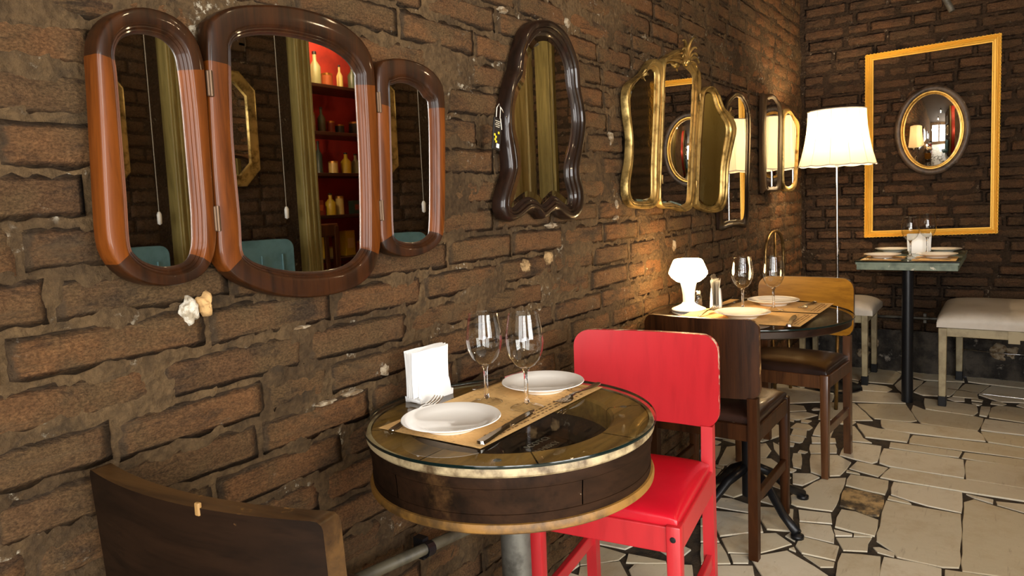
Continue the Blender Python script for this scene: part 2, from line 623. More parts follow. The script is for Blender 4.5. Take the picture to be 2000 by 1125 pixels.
# left wall: mortar ground (the bricks are its parts)
vs, fs = grid_wall('wall_left', lambda u, z: (u, WY - 0.0012 + rough_h(u, z, 0), z), 0.1, 5.2, 0, 2.75, 0.01, M_MORT)
k = len(vs)
vs += [(-2.1, WY, 0), (0.1, WY, 0), (0.1, WY, CEIL), (-2.1, WY, CEIL), (5.2, WY, 2.75), (5.2, WY, CEIL), (0.1, WY, 2.75)]
fs += [(k, k + 1, k + 2, k + 3), (k + 6, k + 4, k + 5, k + 2)]
wall_left = struct(newobj('wall_left', vs, fs, M_MORT, smooth=True))
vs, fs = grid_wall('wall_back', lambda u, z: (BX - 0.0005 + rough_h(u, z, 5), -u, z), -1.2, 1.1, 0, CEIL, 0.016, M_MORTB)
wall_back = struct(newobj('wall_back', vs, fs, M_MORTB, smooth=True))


def brick_variant(seed, nx=14, nz=6, depth=0.009, edge=0.035):
    r = random.Random(seed)
    sx = r.uniform(0, 50)
    vs, fs, rub = [], [], []
    for j in range(nz + 3):
        for i in range(nx + 3):
            a = min(max((i - 1) / nx, 0), 1)
            c_ = min(max((j - 1) / nz, 0), 1)
            back = i in (0, nx + 2) or j in (0, nz + 2)
            x, z = a - 0.5, c_ - 0.5
            e = min(a, 1 - a) * 3.4 * 1.0
            e2 = min(c_, 1 - c_)
            nzv = noise.noise(Vector((sx + a * 7, c_ * 2.2, 3)))
            n2 = noise.noise(Vector((sx + a * 16, c_ * 5, 9)))
            if back:
                d = -0.02
            else:
                d = depth * (0.15 + 0.85 * min(1, min(e * 1.2, e2 * 1.5) / 0.45)) + 0.0035 * nzv + 0.0025 * n2
            x += 0.014 * noise.noise(Vector((sx, c_ * 6, 1))) * (1 if a in (0, 1) else 0)
            if c_ in (0, 1):
                z += 0.16 * noise.noise(Vector((sx + a * 6, 20 * c_, 4))) - (0.02 if c_ == 1 else -0.02)
            vs.append((x, -d, z))
            rub.append(1.0 - min(1.0, min(e * 1.6, e2 * 2.2) / 0.42))
    w = nx + 3
    for j in range(nz + 2):
        for i in range(nx + 2):
            a = j * w + i
            fs.append((a, a + 1, a + w + 1, a + w))
    return vs, fs, rub


VARS = [brick_variant(s) for s in range(26)]
VARMESH = {}


def var_mesh(i, mat):
    key = (i, mat.name)
    if key not in VARMESH:
        me = bpy.data.meshes.new('brick')
        me.from_pydata(VARS[i][0], [], VARS[i][1])
        me.materials.append(mat)
        at_ = me.attributes.new('rub', 'FLOAT', 'POINT')
        at_.data.foreach_set('value', VARS[i][2])
        me.polygons.foreach_set('use_smooth', [True] * len(me.polygons))
        VARMESH[key] = me
    return VARMESH[key]


def lay_bricks(parent, to_world, rotz, u0, u1, z0, z1, pitch, blen, joint, mat, phase=0.0, cap=300, seed=1, sheer=None):
    """to_world(u, z) gives the wall point; individual objects for the bricks that show largest"""
    r = random.Random(seed)
    items = []
    row = 0
    z = z0
    while z < z1:
        u = u0 - r.uniform(0, blen)
        while u < u1:
            L = blen * r.choice((1, 1, 1, 1.05, 0.55, 0.95, 1.1))
            a, e = max(u, u0), min(u + L, u1)
            if e - a > 0.05:
                um = (a + e) / 2
                zm = z + pitch / 2 + 0.007 * noise.noise(Vector((um * 1.3, z * 2, seed)))
                items.append((um, zm, e - a - joint, pitch - joint * r.uniform(0.55, 1.1), r.randrange(26), r.uniform(-0.012, 0.012), r.uniform(-0.004, 0.003), r.random() < 0.5))
            u += L
        z += pitch
        row += 1
    scored = []
    for it in items:
        p = to_world(it[0], it[1])
        q = proj(p)
        s = 0
        if q and -120 < q[0] < 2120 and -90 < q[1] < 1215:
            s = it[2] * it[3] / q[2] ** 2
        scored.append((s, it))
    scored.sort(key=lambda t: -t[0])
    rest = G()
    for n_, (s, (um, zm, L, H, vi, tilt, out, flip)) in enumerate(scored):
        p = to_world(um, zm)
        mtx = Matrix.Translation(p) @ Matrix.Rotation(rotz, 4, 'Z') @ Matrix.Translation((0, -out, 0)) @ Matrix.Rotation(tilt, 4, 'Y') @ Matrix.Diagonal((-L if flip else L, 1, -H if flip else H, 1))
        if n_ < cap and s > 0:
            o = bpy.data.objects.new('brick', var_mesh(vi, mat))
            COL.objects.link(o)
            o.parent = parent
            o.matrix_local = mtx
        else:
            rest.add(VARS[vi][0], VARS[vi][1], 0, mtx)
    if rest.v:
        o = rest.obj('brick_rest', mat, parent, smooth=True)
        o['kind'] = 'stuff'


lay_bricks(wall_left, lambda u, z: Vector((u, WY, z)), 0, 0.12, 5.17, 0.02, 2.72, 0.0785, 0.29, 0.012, M_BRICK, seed=3)
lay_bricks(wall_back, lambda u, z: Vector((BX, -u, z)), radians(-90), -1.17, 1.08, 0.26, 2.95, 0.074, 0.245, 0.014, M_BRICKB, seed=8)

# damp plastered foot of the back wall, with a loose white patch
vs, fs = grid_wall('p', lambda u, z: (BX - 0.022 + rough_h(u, z, 11) * 2.2 + max(0, (z - 0.2)) * 0.3, -u, z), -1.18, 1.08, 0, 0.265, 0.012, M_BASE)
newobj('plaster_foot', vs, fs, M_BASE, wall_back, smooth=True)


def lump(name, c, n, w, h, d, mat, parent, seed=0, am=1.0):
    """a rough lump sitting on a wall; n = wall normal"""
    n = Vector(n)
    u = Vector((0, 0, 1)).cross(n).normalized()
    vs, fs = [], []
    R, S = 6, 22
    for i in range(R + 1):
        t = i / R
        for k_ in range(S):
            a = 2 * pi * k_ / S
            rr = t * (1 + am * 0.75 * noise.noise(Vector((cos(a) * 1.3 + seed, sin(a) * 1.3, seed))) + am * 0.4 * noise.noise(Vector((cos(a) * 4, sin(a) * 4 + seed, 2))))
            hh = d * (1 - t ** 3) * (1 + 0.6 * noise.noise(Vector((rr * cos(a) * 4, rr * sin(a) * 4, seed + 3)))) - (0.012 if i == R else 0)
            vs.append(Vector(c) + u * (w * 0.5 * rr * cos(a)) + Vector((0, 0, h * 0.5 * rr * sin(a))) + n * hh)
    for i in range(R):
        for k_ in range(S):
            k2 = (k_ + 1) % S
            fs.append((i * S + k_, i * S + k2, (i + 1) * S + k2, (i + 1) * S + k_))
    return newobj(name, vs, fs, mat, parent, smooth=True)


NL = (0, -1, 0)
lump('plaster_or_glint_patch', (0.685, 1.172, 1.035), NL, 0.032, 0.044, 0.006, M_CHIPW, wall_left, 1)
lump('chipped_stone', (0.712, 1.168, 1.045), NL, 0.027, 0.036, 0.008, M_TAN, wall_left, 4)
lump('chipped_stone', (1.739, 1.172, 1.012), NL, 0.03, 0.034, 0.008, M_TANDUST, wall_left, 6)
lump('chipped_stone', (1.869, 1.172, 1.026), NL, 0.028, 0.042, 0.008, M_TANDUST, wall_left, 9)
for q, (px, py, w, h, s) in enumerate(((1395, 545, .10, .10, 2), (1318, 480, .04, .07, 5), (640, 787, .11, .016, 3), (690, 768, .10, .018, 8), (752, 722, .05, .05, 7), (1195, 270, .05, .08, 12), (1205, 400, .04, .06, 13), (1205, 425, .05, .03, 14), (1110, 45, .05, .05, 15), (985, 20, .06, .03, 16), (590, 640, .06, .012, 17), (1080, 440, .10, .03, 18))):  # the small patch beside the table lamp stands for a bright highlight
    p = at(px, py, 1, 1.178)
    lump('plaster_or_glint_patch', p, NL, w * .6, h * .55, 0.004, M_DUSTY, wall_left, s)
NB_ = (-1, 0, 0)
lump('plaster_or_glint_patch', at(1702, 668, 0, BX - 0.025), NB_, 0.11, 0.09, 0.02, M_DUSTY, wall_back, 21, .5)
lump('plaster_or_glint_patch', at(1685, 690, 0, BX - 0.025), NB_, 0.09, 0.06, 0.012, M_DUSTY, wall_back, 22, .5)
lump('plaster_or_glint_patch', at(1960, 690, 0, BX - 0.02), NB_, 0.16, 0.12, 0.012, M_DUSTY, wall_back, 23, .5)

# ---------------------------------------------------------------- floor: grout bed + crazy paving
floor = struct(G().box((1.55, -1.05, -0.03), (7.4, 4.6, 0.05)).obj('floor', M_GROUT))

TA = [[(28, 240), (205, 270), (60, 400), (28, 425)], [(85, 425), (235, 265), (450, 325), (445, 445), (300, 495)],
      [(240, 245), (345, 175), (600, 185), (675, 235), (515, 385), (445, 318)], [(35, 440), (95, 460), (105, 620), (30, 640)],
      [(110, 490), (280, 500), (430, 550), (425, 615), (105, 560)], [(120, 600), (425, 630), (485, 650), (540, 775), (430, 775), (185, 805)],
      [(500, 570), (780, 590), (770, 660), (800, 770), (560, 750), (490, 640)], [(195, 820), (380, 785), (640, 775), (770, 865), (480, 945), (250, 935)],
      [(265, 945), (425, 950), (420, 1020), (290, 1020)], [(30, 735), (135, 735), (190, 850), (30, 850)], [(32, 862), (195, 862), (280, 1025), (35, 1030)],
      [(30, 1045), (455, 1042), (465, 1120), (440, 1180), (30, 1180)], [(435, 985), (480, 960), (725, 915), (1060, 1120), (1080, 1180), (560, 1180)],
      [(790, 880), (825, 805), (1145, 885), (1115, 1000), (840, 940)], [(845, 950), (1110, 1010), (1100, 1050), (990, 1050)],
      [(815, 690), (1080, 715), (1105, 860), (830, 795)], [(810, 590), (1080, 620), (1090, 705), (820, 683)],
      [(755, 545), (750, 480), (1000, 345), (1200, 335), (1090, 605), (800, 565)], [(765, 300), (915, 305), (990, 335), (850, 400), (765, 385)],
      [(910, 150), (1130, 155), (1240, 215), (1150, 320), (1010, 325), (910, 290)], [(505, 525), (610, 450), (655, 565)],
      [(705, 800), (750, 770), (810, 780), (790, 850)], [(30, 655), (130, 690), (140, 725), (30, 728)], [(735, 905), (780, 892), (800, 930)],
      [(905, 70), (1115, 70), (1125, 140), (908, 142)], [(40, 80), (200, 80), (140, 230), (40, 235)], [(610, 50), (690, 90), (690, 185), (620, 110)],
      [(770, 140), (840, 140), (840, 265), (770, 250)], [(240, 90), (560, 60), (600, 120), (560, 180), (345, 170), (250, 235), (170, 235)]]
TB = [[(165, 120), (230, 10), (520, 45), (485, 175), (440, 190)], [(495, 185), (530, 65), (1200, 160), (1205, 315), (580, 215)],
      [(1215, 160), (1900, 240), (1900, 425), (1212, 320)], [(310, 170), (450, 200), (575, 225), (490, 300), (245, 230)],
      [(500, 305), (585, 225), (1205, 325), (1900, 435), (1900, 530), (1200, 425)], [(215, 370), (255, 280), (580, 335), (550, 450)],
      [(165, 540), (210, 390), (545, 465), (500, 625), (400, 625), (300, 570)], [(125, 715), (180, 570), (300, 590), (495, 660), (465, 795)],
      [(115, 735), (280, 775), (275, 790), (130, 790)], [(285, 770), (450, 800), (280, 795)], [(135, 805), (440, 805), (405, 850), (405, 920), (195, 910)],
      [(470, 830), (550, 490), (800, 540), (1000, 575), (1180, 605), (1165, 1055), (1030, 1050), (640, 965), (620, 925)],
      [(590, 445), (610, 340), (1190, 430), (1185, 600), (900, 540)], [(560, 485), (575, 455), (740, 505), (770, 530)],
      [(1200, 560), (1195, 510), (1280, 485), (1450, 540), (1900, 670), (1900, 1180), (1180, 1090)], [(1210, 440), (1450, 490), (1445, 525), (1285, 475)],
      [(1460, 500), (1900, 550), (1900, 650), (1470, 530)], [(120, 1180), (180, 930), (515, 960), (480, 1180)],
      [(490, 1180), (530, 960), (850, 1020), (1020, 1060), (1020, 1180)], [(1035, 1070), (1160, 1090), (1400, 1130), (1900, 1200), (1030, 1180)],
      [(440, 880), (500, 880), (630, 930), (625, 965), (480, 925)], [(225, 240), (330, 270), (340, 280), (220, 260)]]
TC = [[(290, 415), (560, 420), (720, 568), (480, 566), (250, 558)], [(580, 425), (1000, 430), (1030, 480), (1095, 570), (1040, 580), (775, 555), (728, 552)],
      [(1055, 435), (1150, 475), (1600, 535), (1660, 550), (1610, 655), (1120, 590), (1040, 480)],
      [(780, 560), (800, 565), (1110, 600), (1610, 662), (1650, 690), (1680, 748), (1060, 678), (820, 645), (790, 620)], [(1630, 662), (2300, 745), (2300, 840), (1692, 753)],
      [(1665, 557), (2300, 640), (2300, 730), (1630, 650)], [(1720, 460), (1780, 440), (2300, 510), (2300, 625), (1700, 543)],
      [(475, 608), (565, 617), (635, 720), (715, 760), (480, 738)], [(575, 592), (760, 637), (1035, 682), (1010, 755), (850, 733), (650, 710)],
      [(1050, 690), (1680, 758), (2300, 852), (2300, 928), (1020, 760)], [(860, 752), (1480, 832), (1450, 883), (850, 798)], [(1490, 837), (2300, 940), (2300, 1008), (1465, 885)],
      [(475, 405), (1000, 423), (950, 335), (600, 318), (560, 292), (475, 282)], [(475, 217), (600, 242), (550, 280), (475, 267)],
      [(605, 235), (735, 132), (840, 117), (960, 177), (890, 260)], [(480, 125), (590, 92), (725, 127), (598, 230), (475, 207)],
      [(900, 267), (960, 217), (1060, 222), (1150, 232), (1050, 318), (960, 328)], [(1060, 327), (1170, 237), (1480, 252), (1370, 363), (1140, 355)],
      [(1388, 363), (1500, 257), (1710, 272), (1600, 343), (1618, 383)], [(1150, 380), (1600, 440), (1610, 500), (1570, 530), (1160, 470)],
      [(1632, 450), (1718, 455), (1688, 538), (1617, 525)], [(1612, 350), (1722, 274), (2300, 340), (2300, 430), (1800, 410)],
      [(840, 112), (1000, 122), (1300, 142), (1480, 202), (1498, 243), (1150, 225), (965, 170)], [(1502, 152), (2300, 232), (2300, 330), (1722, 265), (1522, 240)],
      [(190, 705), (400, 720), (410, 760), (195, 760)], [(200, 690), (260, 580), (390, 590), (360, 715)]]
TD = [[(600, 150), (1140, 300), (1050, 370), (600, 430)], [(1155, 300), (1600, 390), (1600, 412), (1125, 405)], [(600, 445), (1070, 380), (1160, 560), (1150, 700), (560, 700)],
      [(1160, 480), (1220, 420), (1900, 425), (1900, 700), (1250, 700)], [(320, 460), (440, 345), (600, 330), (600, 430), (520, 490)],
      [(240, 540), (320, 492), (450, 502), (600, 545), (560, 700), (150, 700)], [(440, 328), (560, 200), (600, 200), (600, 318)]]
POLY = []
for lst, ox, oy, s in ((TA, 1360, 850, 4.09), (TB, 1600, 860, 4.245), (TC, 1540, 690, 4.348), (TD, 1030, 1030, 5.88)):
    for pl in lst:
        POLY.append([at(ox + x / s, oy + y / s, 2, 0.0).xy for x, y in pl])
STAINED = len(TA) + 6


def inside(p, poly):
    c_ = False
    n = len(poly)
    for i in range(n):
        a, b2 = poly[i], poly[i - 1]
        if (a.y > p.y) != (b2.y > p.y) and p.x < (b2.x - a.x) * (p.y - a.y) / (b2.y - a.y) + a.x:
            c_ = not c_
    return c_


def order_ccw(poly):
    ar = sum(poly[i - 1].x * poly[i].y - poly[i].x * poly[i - 1].y for i in range(len(poly)))
    return poly if ar > 0 else poly[::-1]


def tile(poly, mat, seed):
    r = random.Random(seed)
    poly = order_ccw([Vector(p) for p in poly])
    pts = []
    n = len(poly)
    for i in range(n):
        a, b2 = poly[i], poly[(i + 1) % n]
        L = (b2 - a).length
        m = max(1, int(L / 0.06))
        d = (b2 - a).normalized() if L > 0 else Vector((1, 0))
        nn = Vector((-d.y, d.x))
        for k_ in range(m):
            t = k_ / m
            p = a.lerp(b2, t)
            if k_ == 0:
                c0 = (poly[i - 1] - a).normalized() + (b2 - a).normalized()
                p = a + c0 * min(0.002, L * 0.05)
            else:
                p = p - nn * r.uniform(-0.001, 0.004)
            pts.append(p)
    ztop = r.uniform(-0.0015, 0.0015)
    n = len(pts)
    cen = sum(pts, Vector((0, 0))) / n
    vs = [(p.x, p.y, -0.008) for p in pts] + [(p.x, p.y, ztop - 0.002) for p in pts] + [((cen.x + (p.x - cen.x) * 0.985), (cen.y + (p.y - cen.y) * 0.985), ztop) for p in pts]
    fs = [list(range(2 * n, 3 * n))]
    for i in range(n):
        j = (i + 1) % n
        fs.append([i, j, n + j, n + i])
        fs.append([n + i, n + j, 2 * n + j, 2 * n + i])
    return newobj('tile', vs, fs, mat, floor)


for i, pl in enumerate(POLY):
    tile(pl, M_TILES if i == STAINED else M_TILE, i)
# the paving goes on under the furniture and behind the viewer: smaller and smaller stones fitted into what is left
rr_ = random.Random(5)
LAID = [list(p) for p in POLY]
BB = [(min(v_.x for v_ in L_), max(v_.x for v_ in L_), min(v_.y for v_ in L_), max(v_.y for v_ in L_)) for L_ in LAID]


def clashes(poly):
    c0 = sum(poly, Vector((0, 0))) / len(poly)
    probe = [c0]
    for a_, b_ in zip(poly, poly[1:] + poly[:1]):
        probe += [a_, a_.lerp(b_, .33), a_.lerp(b_, .67)]
    x0, x1, y0, y1 = min(p.x for p in poly), max(p.x for p in poly), min(p.y for p in poly), max(p.y for p in poly)
    for L_, bb in zip(LAID, BB):
        if bb[0] > x1 or bb[1] < x0 or bb[2] > y1 or bb[3] < y0:
            continue
        if any(inside(q_, L_) for q_ in probe) or any(inside(q_, poly) for q_ in L_):
            return True
    return False


def lay(poly, n_):
    tile(poly, M_TILE, n_)
    LAID.append(poly)
    BB.append((min(p.x for p in poly), max(p.x for p in poly), min(p.y for p in poly), max(p.y for p in poly)))


for sp, xa, xb, ya, yb, least in ((.41, -1.9, 5.1, -3.1, 1.1, .6), (.23, .8, 5.1, -1.0, 1.1, .45), (.15, .9, 5.1, -1.0, 1.12, .4), (.09, 1.2, 5.0, -.5, 1.12, .4)):
    sites = []
    for ix in range(int((xb - xa) / sp) + 1):
        for iy in range(int((yb - ya) / sp) + 1):
            sites.append(Vector((xa + ix * sp + rr_.uniform(-.34, .34) * sp, ya + iy * sp + rr_.uniform(-.34, .34) * sp)))
    for si, s0 in enumerate(sites):
        if s0.x > 1.6 and s0.y < -1.2:
            continue
        R_ = sp * 1.5
        cell = [Vector((s0.x - R_, s0.y - R_)), Vector((s0.x + R_, s0.y - R_)), Vector((s0.x + R_, s0.y + R_)), Vector((s0.x - R_, s0.y + R_))]
        for s1 in sites:
            if s1 is s0 or abs(s1.x - s0.x) > sp * 3 or abs(s1.y - s0.y) > sp * 3:
                continue
            nrm = (s1 - s0).normalized()
            off = (s1 - s0).length / 2 - 0.005
            new = []
            for a_, b_ in zip(cell, cell[1:] + cell[:1]):
                da, db = (a_ - s0).dot(nrm) - off, (b_ - s0).dot(nrm) - off
                if da <= 0:
                    new.append(a_)
                if (da <= 0) != (db <= 0):
                    new.append(a_.lerp(b_, da / (da - db)))
            cell = new
            if len(cell) < 3:
                break
        if len(cell) < 3:
            continue
        cen = sum(cell, Vector((0, 0))) / len(cell)
        k_ = 1.0
        while k_ >= least:
            pl = [cen + (q_ - cen) * k_ for q_ in cell]
            if not clashes(pl):
                lay(pl, 5000 + len(LAID))
                break
            k_ -= .1

# ---------------------------------------------------------------- rest of the room (seen in the mirrors)
struct(G().box((1.55, -1.05, CEIL + 0.05), (7.4, 4.7, 0.1)).obj('ceiling', M_CEIL))


def wall_with_openings(name, mat, horiz, fixed, u0, u1, opens, thick, outward):
    g = G()

    def slab(a, c_, z0, z1):
        if c_ - a < 1e-4 or z1 - z0 < 1e-4:
            return
        m_ = fixed + outward * thick / 2
        if horiz == 'y':
            g.box((m_, (a + c_) / 2, (z0 + z1) / 2), (thick, c_ - a, z1 - z0))
        else:
            g.box(((a + c_) / 2, m_, (z0 + z1) / 2), (c_ - a, thick, z1 - z0))
    u = u0
    for a, c_, z0, z1 in opens:
        slab(u, a, 0, CEIL)
        slab(a, c_, 0, z0)
        slab(a, c_, z1, CEIL)
        u = c_
    slab(u, u1, 0, CEIL)
    return struct(g.obj(name, mat))


wall_with_openings('wall_front', M_WALLPLAIN, 'y', -2.0, -3.3, 1.2, [(-3.0, -1.0, 0.35, 2.65), (-0.75, 0.75, 0.35, 2.65)], 0.15, -1)
wall_with_openings('wall_right', M_WALLPLAIN, 'x', -3.2, -2.1, 1.5, [(-0.95, 1.25, 0.45, 2.65)], 0.12, -1)


def window(name, c, w, h, along):
    r = root(name, c)
    struct(r)
    g = G()
    bars = [((0, h / 2), (w, .06)), ((0, -h / 2), (w, .06)), ((-w / 2, 0), (.06, h)), ((w / 2, 0), (.06, h)), ((-w / 6, 0), (.035, h)), ((w / 6, 0), (.035, h)), ((0, h / 5), (w, .035))]
    for (u, z), (bw, bh) in bars:
        if along == 'y':
            g.box((0, u, z), (.05, bw, bh))
        else:
            g.box((u, 0, z), (bw, .05, bh))
    g.obj('window_frame', M_SHELF, r)
    pg = G()
    if along == 'y':
        pg.add([(0, -w / 2, -h / 2), (0, w / 2, -h / 2), (0, w / 2, h / 2), (0, -w / 2, h / 2)], [(0, 1, 2, 3)])
    else:
        pg.add([(-w / 2, 0, -h / 2), (w / 2, 0, -h / 2), (w / 2, 0, h / 2), (-w / 2, 0, h / 2)], [(0, 1, 2, 3)])
    pg.obj('pane', M_PANE, r)
    return r


window('window_1', (-2.07, -2.0, 1.5), 2.0, 2.3, 'y')
window('window_2', (-2.07, 0.0, 1.5), 1.5, 2.3, 'y')
window('window_3', (0.15, -3.26, 1.55), 2.2, 2.2, 'x')

RY = -1.05
# brick pier opposite the mirrors
pier = struct(G().box((2.03, RY - 0.42, CEIL / 2), (1.30, 0.8, CEIL)).obj('wall_pier', M_MORTB))
lay_bricks(pier, lambda u, z: Vector((2.0 - u, RY - 0.02, z)), radians(180), -0.6, 0.6, 0.02, 2.95, 0.074, 0.245, 0.014, M_BRICKB, seed=12, cap=0)
g = G()
g.box((0, 0, CEIL / 2), (0.105, 0.10, CEIL), bevel=.006)
for dx in (-.035, 0.0, .035):
    g.box((dx, 0.053, CEIL / 2), (0.014, 0.012, CEIL), bevel=.003)
struct(g.obj('trim_1', M_POST, None, (2.73, RY + 0.0, 0)))
# alcove with shelves behind the post
g = G()
g.box((3.5, -1.98, CEIL / 2), (1.5, 0.1, CEIL))
g.box((2.73, -1.55, CEIL / 2), (0.1, 0.8, CEIL))
g.box((4.24, -1.55, CEIL / 2), (0.1, 0.8, CEIL))
struct(g.obj('wall_alcove', M_REDPAINT_WALL))
struct(G().box((3.76, RY - .06, CEIL / 2), (.86, .1, CEIL)).obj('added_partition', M_WALLPLAIN))  # added wall section that keeps the red alcove out of the other mirrors
# plank door at the far end
dr = root('door_1', (4.72, RY - .02, 0))
struct(dr)
for i in range(8):
    G().box((-.42 + i * .12, 0.0 + (i % 2) * .012, 1.3), (.112, .03, 2.6), bevel=.004).obj('plank', M_PLANK, dr)
g = G()
g.box((-.52, .02, 1.32), (.08, .09, 2.64), bevel=.01).box((0, .02, 2.68), (1.12, .09, .09), bevel=.01)
g.obj('door_frame', M_POST, dr)
struct(G().box((0, 0, CEIL / 2), (.05, .17, CEIL), bevel=.006).box((-.03, .03, CEIL / 2), (.02, .06, CEIL), bevel=.004).obj('trim_2', M_POST, None, (BX - .03, -.90, 0)))
G().tube([(.36, .03, 1.0), (.36, .07, 1.0), (.27, .07, 1.0)], .008).obj('handle', M_BRASS, dr, smooth=True)
struct(G().box((4.72, RY - .1, CEIL / 2 + 1.37), (1.1, .1, .26)).obj('wall_lintel', M_WALLPLAIN))


# ---------------------------------------------------------------- frames and mirrors
def catmull(pts, n_each=10):
    n = len(pts)
    out = []
    for i in range(n):
        p0, p1, p2, p3 = pts[i - 1], pts[i], pts[(i + 1) % n], pts[(i + 2) % n]
        for k_ in range(n_each):
            t = k_ / n_each
            out.append(0.5 * ((2 * p1) + (p2 - p0) * t + (2 * p0 - 5 * p1 + 4 * p2 - p3) * t * t + (3 * p1 - p0 - 3 * p2 + p3) * t ** 3))
    return out


def resample(dense, fr):
    n = len(dense)
    acc = [0]
    for i in range(n):
        acc.append(acc[-1] + (dense[(i + 1) % n] - dense[i]).length)
    T = acc[-1]
    out = []
    k_ = 0
    for f in fr:
        f = f % 1.0
        s = f * T
        lo, hi = 0, n
        while hi - lo > 1:
            m_ = (lo + hi) // 2
            if acc[m_] <= s:
                lo = m_
            else:
                hi = m_
        d = acc[lo + 1] - acc[lo]
        t = (s - acc[lo]) / d if d > 0 else 0
        out.append(dense[lo].lerp(dense[(lo + 1) % n], t))
    return out


def area2(p):
    return sum(p[i - 1].x * p[i].y - p[i].x * p[i - 1].y for i in range(len(p)))


def match(O, I, N):
    """dense closed outlines -> N matched samples"""
    if area2(O) < 0:
        O = O[::-1]
    if area2(I) < 0:
        I = I[::-1]
    top = max(range(len(I)), key=lambda i: I[i].y)
    I = I[top:] + I[:top]
    st = min(range(len(O)), key=lambda i: (O[i] - I[0]).length)
    O = O[st:] + O[:st]
    Is = resample(I, [i / N for i in range(N)])
    M = 400
    Od = resample(O, [i / M for i in range(M)])
    fr = []
    for i in range(N):
        best, bd = i / N, 1e9
        for w_ in range(-28, 29):
            f = i / N + w_ / M
            d = (Od[int(round(f * M)) % M] - Is[i]).length + 0.05 * abs(w_ / M)
            if d < bd:
                best, bd = f, d
        fr.append(best)
    for _ in range(6):
        fr = [(fr[i - 1] - (1 if i == 0 else 0) + 2 * fr[i] + fr[(i + 1) % N] + (1 if i == N - 1 else 0)) / 4 for i in range(N)]
    return resample(O, fr), Is


def normals_in(I):
    n = len(I)
    out = []
    for i in range(n):
        t = (I[(i + 1) % n] - I[i - 1])
        t = t.normalized() if t.length > 0 else Vector((1, 0))
        out.append(Vector((-t.y, t.x)))       # inward for a ccw outline
    for _ in range(2):
        out = [(out[i - 1] + out[i] + out[(i + 1) % n]).normalized() for i in range(n)]
    return out


def loft(O, I, prof):
    """profile of (t, inset, height); returns rows of (u, v, h)"""
    nn = normals_in(I)
    N = len(I)
    rows = []
    for t, off, h in prof:
        rows.append([(lambda p: (p.x, p.y, h))(O[i].lerp(I[i], t) + nn[i] * off) for i in range(N)])
    return rows


class Plane:
    def __init__(s, p0, ang=0.0, back=False):
        s.p = Vector(p0)
        if back:
            s.u, s.n = Vector((0, -1, 0)), Vector((-1, 0, 0))
        else:
            s.u = Vector((cos(ang), sin(ang), 0))
            s.n = Vector((sin(ang), -cos(ang), 0))
        s.w = Vector((0, 0, 1))

    def px(s, pts):
        out = []
        for x, y in pts:
            d = on_plane(x, y, s.p, s.n) - s.p
            out.append(Vector((d.dot(s.u), d.dot(s.w))))
        return out

    def pt(s, u, v, h=0.0):
        return s.p + s.u * u + s.w * v + s.n * h


def mirror_panel(parent, name, plane, Opx, Ipx, prof, gh, ginset, fmat, gmat, N=96, segmat=None, bevel=0.0, raw=False, gname='glass', smooth=True):
    """a moulded frame with a pane of mirror glass as its child"""
    Po, Pi = plane.px(Opx), plane.px(Ipx)
    O, I = match(catmull(Po), catmull(Pi), N)
    rows = loft(O, I, prof)
    base = parent.location
    vs, fs, mi = [], [], []
    R = len(rows)
    for row in rows:
        for (u, v, h) in row:
            vs.append(plane.pt(u, v, h) - base)
    for k_ in range(R - 1):
        for i in range(N):
            j = (i + 1) % N
            fs.append((k_ * N + i, k_ * N + j, (k_ + 1) * N + j, (k_ + 1) * N + i))
            mi.append(1 if segmat and segmat(I[i], I[j]) else 0)
    mats = fmat if isinstance(fmat, (list, tuple)) else [fmat]
    fo = newobj(name, vs, fs, list(mats), parent, smooth=True, sharp=40)
    if len(fo.data.polygons) == len(mi):
        fo.data.polygons.foreach_set('material_index', mi)
    gl = loft(O, I, [(1, ginset, gh)] + ([(1, ginset + bevel, gh + 0.002)] if bevel else []))
    vs = [plane.pt(u, v, h) - base for row in gl for (u, v, h) in row]
    fs = []
    if bevel:
        for i in range(N):
            j = (i + 1) % N
            fs.append((i, j, N + j, N + i))
        fs.append(list(range(N, 2 * N)))
    else:
        fs.append(list(range(N)))
    go = newobj(gname, vs, fs, gmat, fo)
    return fo, go


WF = 1.14
# --- 1: three-leaf wooden mirror
LWO = [(190, 100), (195, 66), (212, 38), (240, 20), (275, 13), (310, 18), (347, 34), (378, 64), (395, 101), (403, 149), (411, 267), (421, 416), (425, 453), (420, 498), (403, 531), (374, 551), (331, 559), (289, 554), (252, 537), (225, 507), (212, 470), (206, 395), (197, 225), (192, 140)]
LWI = [(222, 140), (217, 103), (222, 77), (236, 57), (262, 46), (297, 47), (335, 60), (362, 88), (374, 125), (383, 200), (390, 280), (400, 400), (402, 440), (402, 480), (393, 512), (372, 530), (331, 538), (290, 528), (262, 508), (248, 478), (241, 380), (230, 240)]
CWO = [(408, 53), (417, 35), (438, 19), (470, 10), (523, 8), (566, 11), (614, 21), (662, 40), (699, 67), (723, 99), (732, 133), (737, 213), (741, 320), (745, 453), (742, 496), (729, 533), (699, 560), (651, 576), (603, 582), (555, 579), (513, 568), (470, 549), (443, 525), (430, 496), (425, 427), (417, 320), (409, 160)]
CWI = [(446, 101), (449, 75), (465, 59), (497, 51), (545, 51), (603, 61), (657, 80), (694, 107), (713, 139), (715, 160), (723, 320), (725, 469), (721, 496), (699, 523), (662, 539), (603, 545), (550, 540), (507, 528), (481, 512), (469, 491), (465, 427), (451, 267)]
RWO = [(739, 128), (753, 117), (774, 113), (806, 117), (838, 131), (859, 152), (869, 181), (871, 267), (870, 427), (865, 464), (849, 485), (817, 500), (785, 501), (758, 491), (745, 469), (742, 373), (738, 213)]
